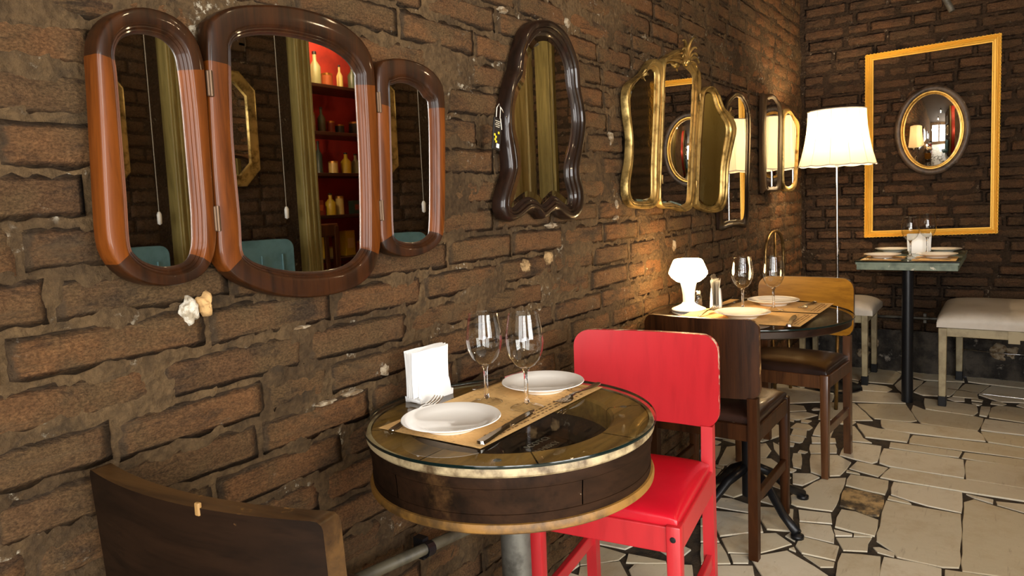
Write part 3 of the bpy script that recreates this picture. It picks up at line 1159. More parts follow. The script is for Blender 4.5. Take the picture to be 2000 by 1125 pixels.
RWI = [(759, 160), (769, 152), (785, 147), (806, 150), (830, 163), (843, 181), (855, 203), (858, 320), (857, 443), (849, 469), (827, 483), (798, 485), (774, 475), (766, 448), (763, 320), (760, 213)]
WPROF = [(0, -0.0, -0.034), (0, 0, -0.006), (0.06, 0, -0.0015), (0.15, 0, 0), (0.9, 0, 0), (1, 0, -0.001), (1, .003, -.005), (1, .005, -.0045), (1, .008, -.0085), (1, .010, -.008), (1, .013, -.012), (1, .0145, -.017)]
m1 = tag(root('triptych_mirror', (0.95, 1.175, 1.3)), 'large three-leaf mirror in reddish-brown wooden frames, hinged side leaves', 'mirror')
hx = on_plane(411, 300, Vector((0, WF, 0)), Vector((0, -1, 0)))
hx2 = on_plane(741, 300, Vector((0, WF, 0)), Vector((0, -1, 0)))


def straight(vlo, vhi):
    def f(a, b2):
        d = (b2 - a)
        return vlo < (a.y + b2.y) / 2 < vhi and abs(d.y) > abs(d.x) * 2.2
    return f


mirror_panel(m1, 'panel', Plane((hx.x, WF, 1.3), radians(6.5)), LWO, LWI, WPROF, -.017, .014, [M_MAHOG, M_MAHOGL], M_MIRROR, segmat=straight(-.2, .15))
mirror_panel(m1, 'panel', Plane((0.94, WF, 1.3), 0), CWO, CWI, WPROF, -.017, .014, [M_MAHOG, M_MAHOGL], M_MIRROR, N=120, segmat=straight(-.19, .17))
mirror_panel(m1, 'panel', Plane((hx2.x, WF, 1.3), radians(-8.5)), RWO, RWI, WPROF, -.017, .014, [M_MAHOG, M_MAHOGL], M_MIRROR, segmat=straight(-.16, .13))
for px, py in ((410, 163), (424, 427), (740, 200), (745, 411)):
    p = at(px, py, 1, WF) - m1.location
    G().box((0, 0, 0), (.012, .006, .045), bevel=.002).tube([(0, -.003, -.022), (0, -.003, .022)], .003).obj('hinge', M_OLDMETAL, m1, p)

# --- 2: dark scalloped mirror with a hang tag
DO = [(1055, 38), (1078, 38), (1097, 49), (1112, 66), (1127, 100), (1135, 131), (1138, 173), (1144, 203), (1148, 234), (1146, 268), (1139, 310), (1137, 337), (1144, 371), (1144, 402), (1135, 423), (1120, 429), (1104, 421), (1093, 412), (1081, 415), (1070, 427), (1064, 427), (1053, 414), (1039, 412), (1022, 425), (1005, 433), (992, 428), (985, 414), (984, 391), (991, 362), (1000, 330), (997, 295), (992, 257), (992, 211), (998, 177), (1006, 146), (1012, 131), (1018, 96), (1029, 62), (1041, 45)]
DI = [(1058, 66), (1078, 65), (1093, 77), (1108, 100), (1118, 131), (1122, 169), (1129, 203), (1132, 238), (1127, 280), (1118, 318), (1118, 349), (1125, 379), (1123, 398), (1116, 402), (1100, 389), (1089, 385), (1078, 396), (1068, 402), (1058, 393), (1041, 387), (1026, 396), (1013, 408), (1005, 404), (1004, 391), (1013, 356), (1020, 326), (1016, 287), (1008, 249), (1008, 203), (1016, 169), (1028, 146), (1031, 112), (1042, 85)]
DPROF = [(0, 0, -.04), (0, 0, -.012), (.1, 0, -.004), (.3, 0, 0), (.5, 0, -.002), (.56, 0, -.007), (.62, 0, -.005), (.78, 0, -.006), (.84, 0, -.012), (.9, 0, -.011), (1, 0, -.014), (1, .003, -.02), (1, .006, -.02)]
m2 = tag(root('scalloped_mirror', (1.8, 1.175, 1.42)), 'tall dark brown mirror with a wavy scalloped frame and a hanging tag', 'mirror')
mirror_panel(m2, 'frame', Plane((1.8, 1.135, 1.42)), DO, DI, DPROF, -.02, .005, M_EBON, M_MIRROR, N=150, bevel=.016)
t0 = at(970, 262, 1, 1.125)
tg = tag(root('hang_tag', t0), 'small black tag on a white string at the scalloped mirror', 'tag')
tg.rotation_euler = (radians(0), radians(10), radians(0))
G().box((0, 0, 0), (.034, .005, .085), bevel=.0015).obj('card', M_BLACK, tg)
for q, (x, z) in enumerate(((-.012, -.004), (-.006, -.009), (-.009, -.016), (-.004, -.021), (.005, .004))):
    G().box((x, -.003, z), (.006, .001, .006)).obj('printed_square', M_YELLOW, tg)
G().box((.004, -.003, -.031), (.011, .001, .011)).obj('printed_square', M_PAPER, tg)
for q in range(4):
    G().box((-.002, -.003, .034 - q * .005), (.022 - (q % 2) * .006, .001, .0018)).obj('printed_line', M_TEXT, tg)
G().tube([(.011, 0, .043), (.010, 0, .075), (.0, -.002, .082), (-.006, 0, .07), (-.006, 0, .045)], .0012, 6).tube([(.010, 0, .075), (.024, .004, .072), (.04, .012, .07)], .0012, 6).obj('string', M_CORD, tg, smooth=True)
G().tube([(.009, -.003, .044), (.016, -.004, .015)], .0012, 6).obj('string', M_CORD, tg, smooth=True)

# --- 3: gilt three-leaf mirror
GLO = [(1226, 183), (1232, 163), (1249, 150), (1260, 140), (1269, 125), (1278, 115), (1290, 115), (1297, 125), (1300, 146), (1298, 209), (1293, 284), (1292, 377), (1286, 400), (1275, 407), (1256, 407), (1237, 402), (1227, 385), (1226, 351), (1232, 314), (1234, 269), (1228, 221)]
GLI = [(1237, 217), (1237, 183), (1245, 165), (1256, 152), (1269, 140), (1277, 133), (1283, 135), (1286, 150), (1284, 228), (1280, 321), (1279, 381), (1272, 392), (1256, 394), (1243, 391), (1237, 377), (1237, 351), (1242, 314), (1242, 269)]
GCO = [(1297, 131), (1303, 112), (1316, 103), (1328, 96), (1340, 97), (1352, 108), (1358, 122), (1368, 135), (1372, 150), (1370, 209), (1364, 284), (1360, 377), (1355, 405), (1342, 413), (1327, 409), (1316, 407), (1303, 407), (1293, 400), (1290, 381), (1294, 247)]
GCI = [(1305, 131), (1311, 118), (1322, 117), (1336, 121), (1349, 133), (1357, 143), (1359, 157), (1356, 228), (1351, 321), (1348, 389), (1340, 402), (1327, 399), (1316, 396), (1304, 397), (1296, 389), (1297, 321), (1302, 228)]
GRO = [(1372, 191), (1376, 176), (1387, 168), (1398, 170), (1409, 187), (1417, 209), (1428, 221), (1439, 239), (1441, 258), (1433, 292), (1426, 329), (1424, 377), (1418, 404), (1404, 415), (1383, 413), (1364, 405), (1360, 389), (1364, 284)]
GRI = [(1378, 209), (1381, 183), (1389, 177), (1397, 183), (1404, 206), (1415, 228), (1423, 243), (1424, 262), (1419, 292), (1414, 329), (1412, 377), (1407, 396), (1397, 404), (1383, 402), (1372, 394), (1369, 381), (1373, 284)]
GPROF = [(0, 0, -.028), (0, 0, -.008), (.12, 0, -.001), (.3, 0, 0), (.42, 0, -.005), (.52, 0, -.003), (.66, 0, -.004), (.74, 0, -.010), (.85, 0, -.008), (1, 0, -.013), (1, .002, -.016)]
m3 = tag(root('gilt_triptych_mirror', (2.85, 1.175, 1.45)), 'gilt three-leaf mirror with a carved crest above the lamp table', 'mirror')
ga = on_plane(1296, 280, Vector((0, WF, 0)), Vector((0, -1, 0)))
gb = on_plane(1366, 280, Vector((0, WF, 0)), Vector((0, -1, 0)))
mirror_panel(m3, 'panel', Plane((ga.x, WF, 1.45), radians(0)), GLO, GLI, GPROF, -.016, .002, M_GOLDOLD, M_MIRRORV, bevel=.008)
cfr, _ = mirror_panel(m3, 'panel', Plane((2.9, WF, 1.45), radians(.8)), GCO, GCI, GPROF, -.016, .002, M_GOLDOLD, M_MIRROR, bevel=.006)
mirror_panel(m3, 'panel', Plane((gb.x, WF, 1.45), radians(-18)), GRO, GRI, GPROF, -.016, .002, M_GOLDOLD, M_MIRRORV, bevel=.008)


def scroll(parent, name, p, s, mat, seed, ang=0.0):
    """carved acanthus scroll: a few curling leaves"""
    g = G()
    r = random.Random(seed)
    for k_ in range(9):
        a0 = ang + radians(-75 + 150 * k_ / 8)
        pts, rad = [], []
        L = s * (1.0 - 0.35 * abs(k_ - 4) / 4) * r.uniform(.85, 1.1)
        for i in range(9):
            t = i / 8
            a = a0 + (1 if k_ >= 4 else -1) * t * t * 1.5
            q_ = pts[-1] if pts else Vector((0, 0, 0))
            pts.append(q_ + Vector((sin(a) * L / 8, -0.012 * sin(t * pi) * .3, cos(a) * L / 8)))
            rad.append(s * .085 * (1 - .75 * t) + .0005)
        g.tube(pts, rad, 6)
    g.lathe([(0.0001, -s * .16), (s * .1, -s * .12), (s * .16, 0), (s * .1, s * .12), (.0001, s * .16)], 12)
    return g.obj(name, mat, parent, p, smooth=True)


scroll(m3, 'crest', at(1341, 122, 1, 1.13) - m3.location, .125, M_GOLDOLD, 3)
scroll(m3, 'corner_scroll', at(1254, 152, 1, 1.115) - m3.location, .03, M_GOLDOLD, 5, radians(-40))
scroll(m3, 'corner_scroll', at(1421, 226, 1, 1.10) - m3.location, .045, M_GOLDOLD, 6, radians(45))
for px, py in ((1298, 190), (1294, 350), (1368, 190), (1361, 360)):
    G().box((0, 0, 0), (.012, .006, .035), bevel=.002).obj('hinge', M_BRASS, m3, at(px, py, 1, WF) - m3.location)

# --- 4: dark arched mirror half behind it
AO = [(1412, 260), (1417, 209), (1424, 190), (1439, 179), (1454, 187), (1465, 209), (1468, 247), (1465, 350), (1463, 434), (1458, 445), (1443, 441), (1428, 443), (1415, 450), (1405, 445), (1405, 422), (1408, 340)]
AI = [(1421, 260), (1425, 215), (1432, 198), (1441, 190), (1450, 194), (1458, 212), (1460, 247), (1458, 350), (1456, 422), (1443, 428), (1428, 430), (1416, 433), (1415, 420), (1418, 340)]
m4 = tag(root('arched_mirror', (3.65, 1.178, 1.4)), 'narrow dark-framed arched mirror overlapped by the gilt three-leaf mirror', 'mirror')
mirror_panel(m4, 'frame', Plane((3.65, 1.16, 1.4)), AO, AI, [(0, 0, -.016), (0, 0, -.004), (.2, 0, 0), (.5, 0, -.002), (.6, 0, -.006), (.8, 0, -.005), (1, 0, -.009)], -.009, 0.0, M_EBON, M_MIRROR, N=80)

# --- 5: small two-leaf mirror by the corner
PAO = [(1491, 194), (1499, 185), (1510, 183), (1519, 191), (1527, 206), (1529, 228), (1528, 359), (1525, 372), (1510, 374), (1497, 372), (1491, 363)]
PAI = [(1500, 209), (1505, 195), (1511, 193), (1517, 200), (1522, 221), (1521, 300), (1520, 359), (1512, 364), (1503, 364), (1500, 355)]
PBO = [(1530, 224), (1536, 212), (1544, 213), (1553, 226), (1562, 239), (1563, 258), (1560, 321), (1558, 359), (1550, 372), (1538, 373), (1530, 366), (1530, 300)]
PBI = [(1535, 236), (1540, 222), (1545, 223), (1551, 234), (1556, 245), (1557, 262), (1554, 320), (1552, 351), (1546, 363), (1538, 363), (1534, 350), (1534, 290)]
m5 = tag(root('diptych_mirror', (4.5, 1.175, 1.45)), 'small two-leaf mirror in thin dull gilt frames beside the corner', 'mirror')
SPROF = [(0, 0, -.024), (0, 0, -.005), (.3, 0, 0), (.7, 0, -.002), (1, 0, -.008)]
hl = on_plane(1491, 280, Vector((0, WF, 0)), Vector((0, -1, 0)))
PA = Plane((hl.x, WF, 1.45), radians(-11.5))
hq = on_plane(1529.5, 280, PA.p, PA.n)
mirror_panel(m5, 'panel', PA, PAO, PAI, SPROF, -.008, 0, M_BROWNFR, M_MIRROR, N=72)
mirror_panel(m5, 'panel', Plane((hq.x, hq.y, 1.45), radians(-22)), PBO, PBI, SPROF, -.008, 0, M_GOLDOLD, M_MIRROR, N=72)

# --- 6: empty gilt frame and the convex oval mirror on the back wall
m6 = tag(root('empty_frame', (5.165, .43, 1.47)), 'large empty rectangular gold frame hung on the dark brick wall', 'picture frame')
BP = Plane((5.135, .43, 1.47), back=True)
oc = BP.px([(1689.5, 107.6), (1956.8, 63.7), (1949.4, 455.9), (1687.3, 464.4)])
ic = BP.px([(1705.3, 117), (1938.1, 81.5), (1933.7, 444), (1703.7, 451.4)])
fprof = [(0, -.03), (0, -.006), (.06, 0), (.14, 0), (.2, -.006), (.3, -.004), (.36, -.009), (.5, -.007), (.56, -.012), (.8, -.01), (.86, -.014), (1, -.014), (1, -.03)]
for s in range(4):
    vs, fs = [], []
    a, b2 = s, (s + 1) % 4
    for t, h in fprof:
        for q_ in (a, b2):
            p = oc[q_].lerp(ic[q_], t)
            vs.append(BP.pt(p.x, p.y, h) - m6.location)
    n = len(fprof)
    for k_ in range(n - 1):
        fs.append((2 * k_, 2 * k_ + 1, 2 * k_ + 3, 2 * k_ + 2))
    g = G().add(vs, fs)
    # beaded outer edge
    L = (oc[b2] - oc[a]).length
    for k_ in range(int(L / .02)):
        p = oc[a].lerp(oc[b2], (k_ + .5) / int(L / .02))
        q2 = ic[a].lerp(ic[b2], (k_ + .5) / int(L / .02))
        p = p.lerp(q2, .05)
        c_ = BP.pt(p.x, p.y, -.001) - m6.location
        g.lathe([(.0001, -.005), (.0045, -.0025), (.0045, .0025), (.0001, .005)], 6, c_)
    g.obj('rail', M_GOLDFR, m6)

m7 = tag(root('oval_convex_mirror', (5.165, .41, 1.535)), 'oval convex mirror in a dull brown and gilt frame, inside the gold frame', 'mirror')
N = 72
OP = Plane((5.13, .412, 1.534), back=True)
el = BP


def ellipse_rows(prof, N):
    rows = []
    for da, h in prof:
        rows.append([OP.pt((.205 - da) * cos(2 * pi * i / N), (.274 - da) * sin(2 * pi * i / N), h) - m7.location for i in range(N)])
    return rows


def skin(rows, name, mat, parent, cap=False):
    N_ = len(rows[0])
    vs = [p for r in rows for p in r]
    fs = []
    for k_ in range(len(rows) - 1):
        for i in range(N_):
            j = (i + 1) % N_
            fs.append((k_ * N_ + i, k_ * N_ + j, (k_ + 1) * N_ + j, (k_ + 1) * N_ + i))
    if cap:
        fs.append(list(range((len(rows) - 1) * N_, len(rows) * N_)))
    return newobj(name, vs, fs, mat, parent, smooth=True, sharp=50)


M_OVALFR = simple('aged_brown_frame', '#5a4a3c', 0.45, 0.1, var=(14, '#2e241c', 0.4, 0.65), bump=(50, .3, .003), specks=(25, '#8b7d70', .6, .7))
skin(ellipse_rows([(0, -.03), (0, -.012), (.006, -.004), (.018, 0), (.03, -.003), (.036, -.009)], N), 'frame', M_OVALFR, m7)
skin(ellipse_rows([(.034, -.010), (.037, -.004), (.043, -.004), (.046, -.008), (.052, -.007), (.055, -.012)], N), 'gilt_slip', M_GOLD, m7)
prof = []
for i in range(14):
    t = i / 13
    prof.append((.054 + .1509 * t, -.012 + .034 * (1 - (1 - t) ** 2)))
rows = []
for da, h in prof:
    t = (da - .054) / .1509
    rows.append([OP.pt((.151) * (1 - t) * cos(2 * pi * i / N) + 1e-6 * cos(2 * pi * i / N), (.22) * (1 - t) * sin(2 * pi * i / N) + 1e-6 * sin(2 * pi * i / N), h) - m7.location for i in range(N)])
skin(rows, 'convex_glass', M_MIRROR, m7)

# ---------------------------------------------------------------- pipes on the walls
cp = tag(root('conduit_pipe', (1.1, 1.13, .41)), 'grey conduit pipe running low along the brick wall behind the barrel table', 'pipe')
pa, pb = at(700, 1131, 1, 1.115), at(900, 1040, 1, 1.115)
d = (pb - pa).normalized()
G().tube([pa - d * .03 - cp.location, pb + d * .5 - cp.location], .0135, 12).obj('pipe', M_PIPE, cp, smooth=True)
pc = at(835, 1072, 1, 1.115) - cp.location
G().tube([pc - d * .012, pc + d * .012], .018, 12).box((pc.x, pc.y + .02, pc.z), (.02, .03, .05)).obj('clip', M_IRON, cp)
bp = tag(root('rail_pipe', (5.13, .6, .36)), 'thin horizontal grey pipe along the foot of the back wall', 'pipe')
G().tube([(0, .5, 0), (0, -.9, 0)], .009, 12).obj('pipe', M_GALV, bp, smooth=True)
for dy in (.40, -.16):
    G().tube([(0, dy - .008, 0), (0, dy + .008, 0)], .013, 10).box((.012, dy, 0), (.03, .016, .06)).obj('clip', M_GALV, bp)
rod = tag(root('metal_rod', (5.0, .32, 2.2)), 'short worn metal rod hanging high in front of the back wall', 'rod')
pr = [at(1860, 22, 0, 5.0) - rod.location, at(1845, -5, 0, 5.0) - rod.location, at(1838, -40, 0, 5.0) - rod.location]
pr.append(Vector((pr[2].x + .02, pr[2].y, CEIL - 2.2)))
G().tube(pr[:2], .017, 12).obj('socket', M_GALV, rod, smooth=True, sharp=40)
G().tube(pr[1:], .008, 8).obj('stem', M_IRON, rod, smooth=True)


# ---------------------------------------------------------------- tableware
def lathe_obj(name, prof, mat, parent=None, seg=48, loc=None, sharp=60, close=False):
    return G().lathe(prof, seg, close=close).obj(name, mat, parent, loc, smooth=True, sharp=sharp)


PLATE = [(.0001, .006), (.045, .006), (.058, .008), (.075, .014), (.090, .018), (.096, .0195), (.0965, .0205), (.095, .0215), (.088, .020), (.072, .0165), (.060, .0115), (.052, .0095), (.0001, .0095)]
PLATE = [(.0001, .003), (.044, .003), (.046, 0.0), (.050, 0.0), (.052, .004), (.066, .010), (.084, .0165), (.094, .0195), (.0965, .0205), (.0955, .0218), (.086, .0205), (.068, .0150), (.056, .0095), (.0001, .0085)]


def plate(loc, label, s=1.0, group=None):
    o = lathe_obj('plate', PLATE, M_CHINA, None, 64, loc)
    o.scale = (s, s, s)
    return tag(o, label, 'plate', group)


WBOWL = [(.0001, .0875), (.009, .088), (.020, .0935), (.031, .1065), (.038, .124), (.0405, .142), (.0395, .162), (.036, .185), (.0328, .2045)]
WSTEM = [(.0001, .0075), (.0062, .013), (.0045, .025), (.0042, .06), (.0048, .078), (.0088, .0875), (.0001, .0874)]
WFOOT = [(.0345, .0006), (.036, .0018), (.0355, .003), (.028, .0045), (.014, .007), (.0062, .013)]


def glass(loc, label, s=1.0, group=None):
    r = tag(root('wine_glass', loc), label, 'wine glass', group)
    r.scale = (s, s, s)
    lathe_obj('bowl', WBOWL, M_BOWL, r, 56)
    G().tube([(.0328 * cos(2 * pi * i / 56), .0328 * sin(2 * pi * i / 56), .2045) for i in range(56)], .0006, 6, closed=True).obj('rim', M_BOWL, r, smooth=True)
    lathe_obj('stem', WSTEM, M_GLASS, r, 40)
    lathe_obj('foot', WFOOT, M_BOWL, r, 40)
    return r


def ribbon(g, stations, thick=.0022):
    """stations: (x, half width, z) along local x"""
    vs, fs = [], []
    for x, w, z in stations:
        vs += [(x, -w, z), (x, w, z), (x, w * .8, z + thick), (x, -w * .8, z + thick)]
    n = len(stations)
    for i in range(n - 1):
        a, b2 = i * 4, (i + 1) * 4
        for k_ in range(4):
            fs.append((a + k_, a + (k_ + 1) % 4, b2 + (k_ + 1) % 4, b2 + k_))
    fs.append((3, 2, 1, 0))
    e = (n - 1) * 4
    fs.append((e, e + 1, e + 2, e + 3))
    g.add(vs, fs)


def fork(loc, ang, label, pitch=0.0):
    r = tag(root('fork', loc, ang), label, 'fork')
    r.rotation_euler = (0, pitch, ang)
    g = G()
    ribbon(g, [(-.10, .003, .003), (-.097, .008, .0025), (-.085, .0095, .002), (-.05, .006, .003), (-.01, .003, .006), (.025, .003, .009), (.04, .006, .007), (.05, .0115, .004), (.058, .0125, .003)])
    g.obj('handle', M_STEEL, r, smooth=True, sharp=50)
    for k_ in range(4):
        y = -.0105 + k_ * .007
        g = G()
        ribbon(g, [(.056, .0026, .003), (.075, .002, .0035), (.092, .0016, .0065), (.100, .0008, .009)], .002)
        g.obj('tine', M_STEEL, r, (0, y, 0), smooth=True, sharp=50)
    return r


def knife(loc, ang, label):
    r = tag(root('knife', loc, ang), label, 'knife')
    g = G()
    ribbon(g, [(-.11, .004, .002), (-.107, .009, .001), (-.09, .0095, .001), (-.05, .007, .0015), (-.012, .005, .002), (-.005, .0065, .002), (.0, .005, .002)], .006)
    g.obj('handle', M_STEEL, r, smooth=True, sharp=40)
    g = G()
    ribbon(g, [(0, .006, .003), (.01, .0095, .003), (.06, .0105, .003), (.09, .009, .003), (.105, .005, .003), (.112, .001, .003)], .0016)
    g.obj('blade', M_STEEL, r, (0, .001, 0))
    return r


def placemat(x0, x1, y0, y1, z, label, ring=True, group=None):
    cx, cy = (x0 + x1) / 2, (y0 + y1) / 2
    r = tag(root('placemat', (cx, cy, z)), label, 'placemat', group)
    g = G()
    n1, n2 = 14, 8
    vs, fs = [], []
    for j in range(n2 + 1):
        for i in range(n1 + 1):
            x, y = (i / n1 - .5) * (x1 - x0), (j / n2 - .5) * (y1 - y0)
            vs.append((x, y, .0012 + .0006 * noise.noise(Vector((x * 9 + cx, y * 9, 1)))))
    w = n1 + 1
    for j in range(n2):
        for i in range(n1):
            a = j * w + i
            fs.append((a, a + 1, a + w + 1, a + w))
    newobj('sheet', vs, fs, M_KRAFT, r)
    if ring:
        hx_, hy_ = (x1 - x0) / 2, (y1 - y0) / 2
        for q_, (sx, sy) in enumerate(((-1, 1), (1, -1))):
            c_ = (sx * (hx_ - .045), sy * (hy_ - .045), .0022)
            G().lathe([(.020, 0), (.022, 0.0001)], 28, c_).lathe([(.012, 0), (.0135, 0.0001)], 20, c_).obj('printed_ring', M_PRINT, r)
        g = G()
        rr = random.Random(int(x0 * 1000))
        for row in range(3):
            x = -hx_ * .75
            while x < hx_ * .7:
                L = rr.uniform(.004, .014)
                g.box((x + L / 2, -hy_ + .014 + row * .011, .0024), (L, .0035, .0002))
                x += L + rr.uniform(.003, .012)
        o = g.obj('printed_lines', M_PRINT, r)
    return r


def napkin_holder(loc, ang, label, s=1.0):
    r = tag(root('napkin_holder', loc, ang), label, 'napkin holder')
    r.scale = (s, s, s)
    # moulded base with two rounded cheeks
    for sgn in (-1, 1):
        pts = []
        for i in range(25):
            a = pi * i / 24
            pts.append((.045 * cos(a) + .0, .008 + max(0, .066 * sin(a) ** .8)))
        pts = [(.05, 0), (.052, .012)] + [(p[0], p[1]) for p in pts] + [(-.052, .012), (-.05, 0)]
        vs = [(x, sgn * (.019 + .004 * (1 - z / .07)), z) for x, z in pts] + [(x, sgn * (.012), z) for x, z in pts]
        n = len(pts)
        fs = [list(range(n)), list(range(2 * n - 1, n - 1, -1))]
        for i in range(n):
            j = (i + 1) % n
            fs.append((i, j, n + j, n + i))
        newobj('cheek', vs, fs, M_PLASTIC, r, smooth=True, sharp=50)
    G().box((0, 0, .005), (.104, .044, .01), bevel=.004).obj('base', M_PLASTIC, r, smooth=True, sharp=50)
    rr = random.Random(4)
    for k_ in range(9):
        y = -.010 + k_ * .0025
        vs, fs = [], []
        sh = rr.uniform(-.004, .004)
        nx, nz = 6, 5
        for j in range(nz + 1):
            for i in range(nx + 1):
                x, z = (i / nx - .5) * .112, .012 + .098 * j / nz
                vs.append((x + sh + .006 * (j / nz) * (k_ - 4) / 4, y + .004 * (j / nz) ** 2 * (k_ - 4) / 2 + .001 * sin(i * 1.3 + k_), z + rr.uniform(-.001, .001)))
        w = nx + 1
        for j in range(nz):
            for i in range(nx):
                a = j * w + i
                fs.append((a, a + 1, a + w + 1, a + w))
        newobj('napkin', vs, fs, M_PAPER, r, smooth=True)
    return r


# ---------------------------------------------------------------- barrel table
T1 = tag(root('barrel_table', (1.192, .862, 0)), 'round table made from a cut barrel with a glass top, nearest the viewer', 'table')
G().lathe([(.303, .7585), (.3012, .76), (.0001, .76)], 96).obj('glass_top', M_TOPGLASS, T1)
b = NB('glass_edge')
b.principled(lin('#0e1a18'), 0.1)
M_GEDGE = b.m
G().lathe([(.3031, .7525), (.3036, .7535), (.3036, .7575), (.3031, .7585)], 96).obj('glass_edge', M_GEDGE, T1, smooth=True)
# top annulus of worn wood segments
NS = 8
for s in range(NS):
    vs, fs = [], []
    a0, a1 = 2 * pi * s / NS + .008, 2 * pi * (s + 1) / NS - .004
    m_ = 9
    for i in range(m_ + 1):
        a = a0 + (a1 - a0) * i / m_
        for r_, z_ in ((.288, .735), (.288, .749), (.218, .749), (.212, .744), (.212, .70)):
            vs.append((r_ * cos(a), r_ * sin(a), z_))
    for i in range(m_):
        for k_ in range(4):
            fs.append((i * 5 + k_, i * 5 + k_ + 1, (i + 1) * 5 + k_ + 1, (i + 1) * 5 + k_))
    newobj('top_segment', vs, fs, M_BARRELTOP, T1)
for a in (radians(-45), radians(40), radians(130), radians(210)):
    G().lathe([(.0001, .7508), (.006, .7502), (.008, .749)], 12, (.25 * cos(a), .25 * sin(a), 0)).obj('screw', M_GALV, T1)
G().lathe([(.289, .752), (.297, .7505), (.299, .745), (.299, .738), (.2955, .734), (.289, .734)], 96).obj('worn_rim', M_WORNRIM, T1, smooth=True, sharp=35)
# side bands
G().lathe([(.294, .735), (.2955, .732), (.2945, .714), (.2935, .713)], 96).obj('upper_band', M_BARREL, T1, smooth=True, sharp=35)
for s in range(5):
    vs, fs = [], []
    a0, a1 = 2 * pi * (s + .34) / 5 + .004, 2 * pi * (s + 1.34) / 5 - .004
    m_ = 18
    for i in range(m_ + 1):
        a = a0 + (a1 - a0) * i / m_
        for r_, z_ in ((.288, .7125), (.2925, .7122), (.2905, .69), (.2895, .667), (.285, .667)):
            vs.append((r_ * cos(a), r_ * sin(a), z_))
    for i in range(m_):
        for k_ in range(4):
            fs.append((i * 5 + k_, i * 5 + k_ + 1, (i + 1) * 5 + k_ + 1, (i + 1) * 5 + k_))
    newobj('side_panel', vs, fs, M_BARREL, T1, smooth=True, sharp=35)
G().lathe([(.287, .667), (.2905, .666), (.2895, .650), (.287, .649)], 96).obj('lower_band', M_BARREL, T1, smooth=True, sharp=35)
G().lathe([(.286, .651), (.294, .650), (.297, .644), (.296, .636), (.291, .632), (.27, .631), (.0001, .631)], 96).obj('bottom_hoop', M_BARRELHOOP, T1, smooth=True, sharp=40)
G().lathe([(.0001, .655), (.205, .655), (.215, .662), (.222, .69), (.225, .735)], 72).obj('inside_bowl', M_INNER, T1, smooth=True, sharp=50)
G().lathe([(.150, .656), (.155, .662), (.162, .662), (.166, .656)], 64).obj('inside_ring', M_BARREL, T1, smooth=True)
G().lathe([(.032, .06), (.032, .632)], 32).obj('pedestal', M_GALV, T1, smooth=True)
G().lathe([(.0001, 0), (.20, 0), (.205, .006), (.19, .018), (.06, .035), (.034, .06), (.0001, .06)], 48).obj('foot', M_IRON, T1, smooth=True, sharp=40)


def flat_text(txt, name, size, loc, mat, parent, rot=(0, 0, 0)):
    cu = bpy.data.curves.new(name, 'FONT')
    cu.body = txt
    cu.size = size
    cu.align_x = 'CENTER'
    cu.extrude = .0003
    tmp = bpy.data.objects.new(name, cu)
    COL.objects.link(tmp)
    bpy.context.view_layer.update()
    me = bpy.data.meshes.new_from_object(tmp.evaluated_get(bpy.context.evaluated_depsgraph_get()))
    bpy.data.objects.remove(tmp)
    me.materials.clear()
    me.materials.append(mat)
    o = bpy.data.objects.new(name, me)
    COL.objects.link(o)
    o.parent = parent
    o.location = loc
    o.rotation_euler = rot
    return o


flat_text('SCOTCH', 'lettering', .024, (.115, .0, .659), M_TEXT, T1, (0, 0, radians(-4)))
flat_text('WHISKY', 'lettering', .024, (.095, -.034, .659), M_TEXT, T1, (0, 0, radians(-4)))

TZ = .7603
placemat(.980, 1.452, .778, 1.037, TZ, 'brown paper placemat with faint print on the barrel table')
plate((1.052, .905, TZ + .002), 'white plate at the near end of the barrel table placemat', 1.03)
plate((1.372, .893, TZ + .002), 'white plate on the barrel table at the red chair', 1.0)
glass((1.222, .945, TZ + .002), 'empty wine glass by the napkin holder on the barrel table', .98)
glass((1.228, .842, TZ + .002), 'empty wine glass between the plates on the barrel table, on the room side', 1.0)
napkin_holder((1.205, 1.098, TZ), radians(-3), 'white napkin holder packed with napkins on the barrel table', 1.06)
fork((1.075, 1.02, TZ + .004), radians(12), 'fork tucked under the far rim of the near plate on the barrel table', radians(-3))
knife((1.10, .80, TZ + .003), radians(6), 'table knife beside the near plate on the barrel table')
fork((1.365, .792, TZ + .003), radians(180 + 2), 'fork beside the plate at the red chair on the barrel table')
knife((1.395, 1.03, TZ + .003), radians(178), 'table knife behind the plate at the red chair on the barrel table')


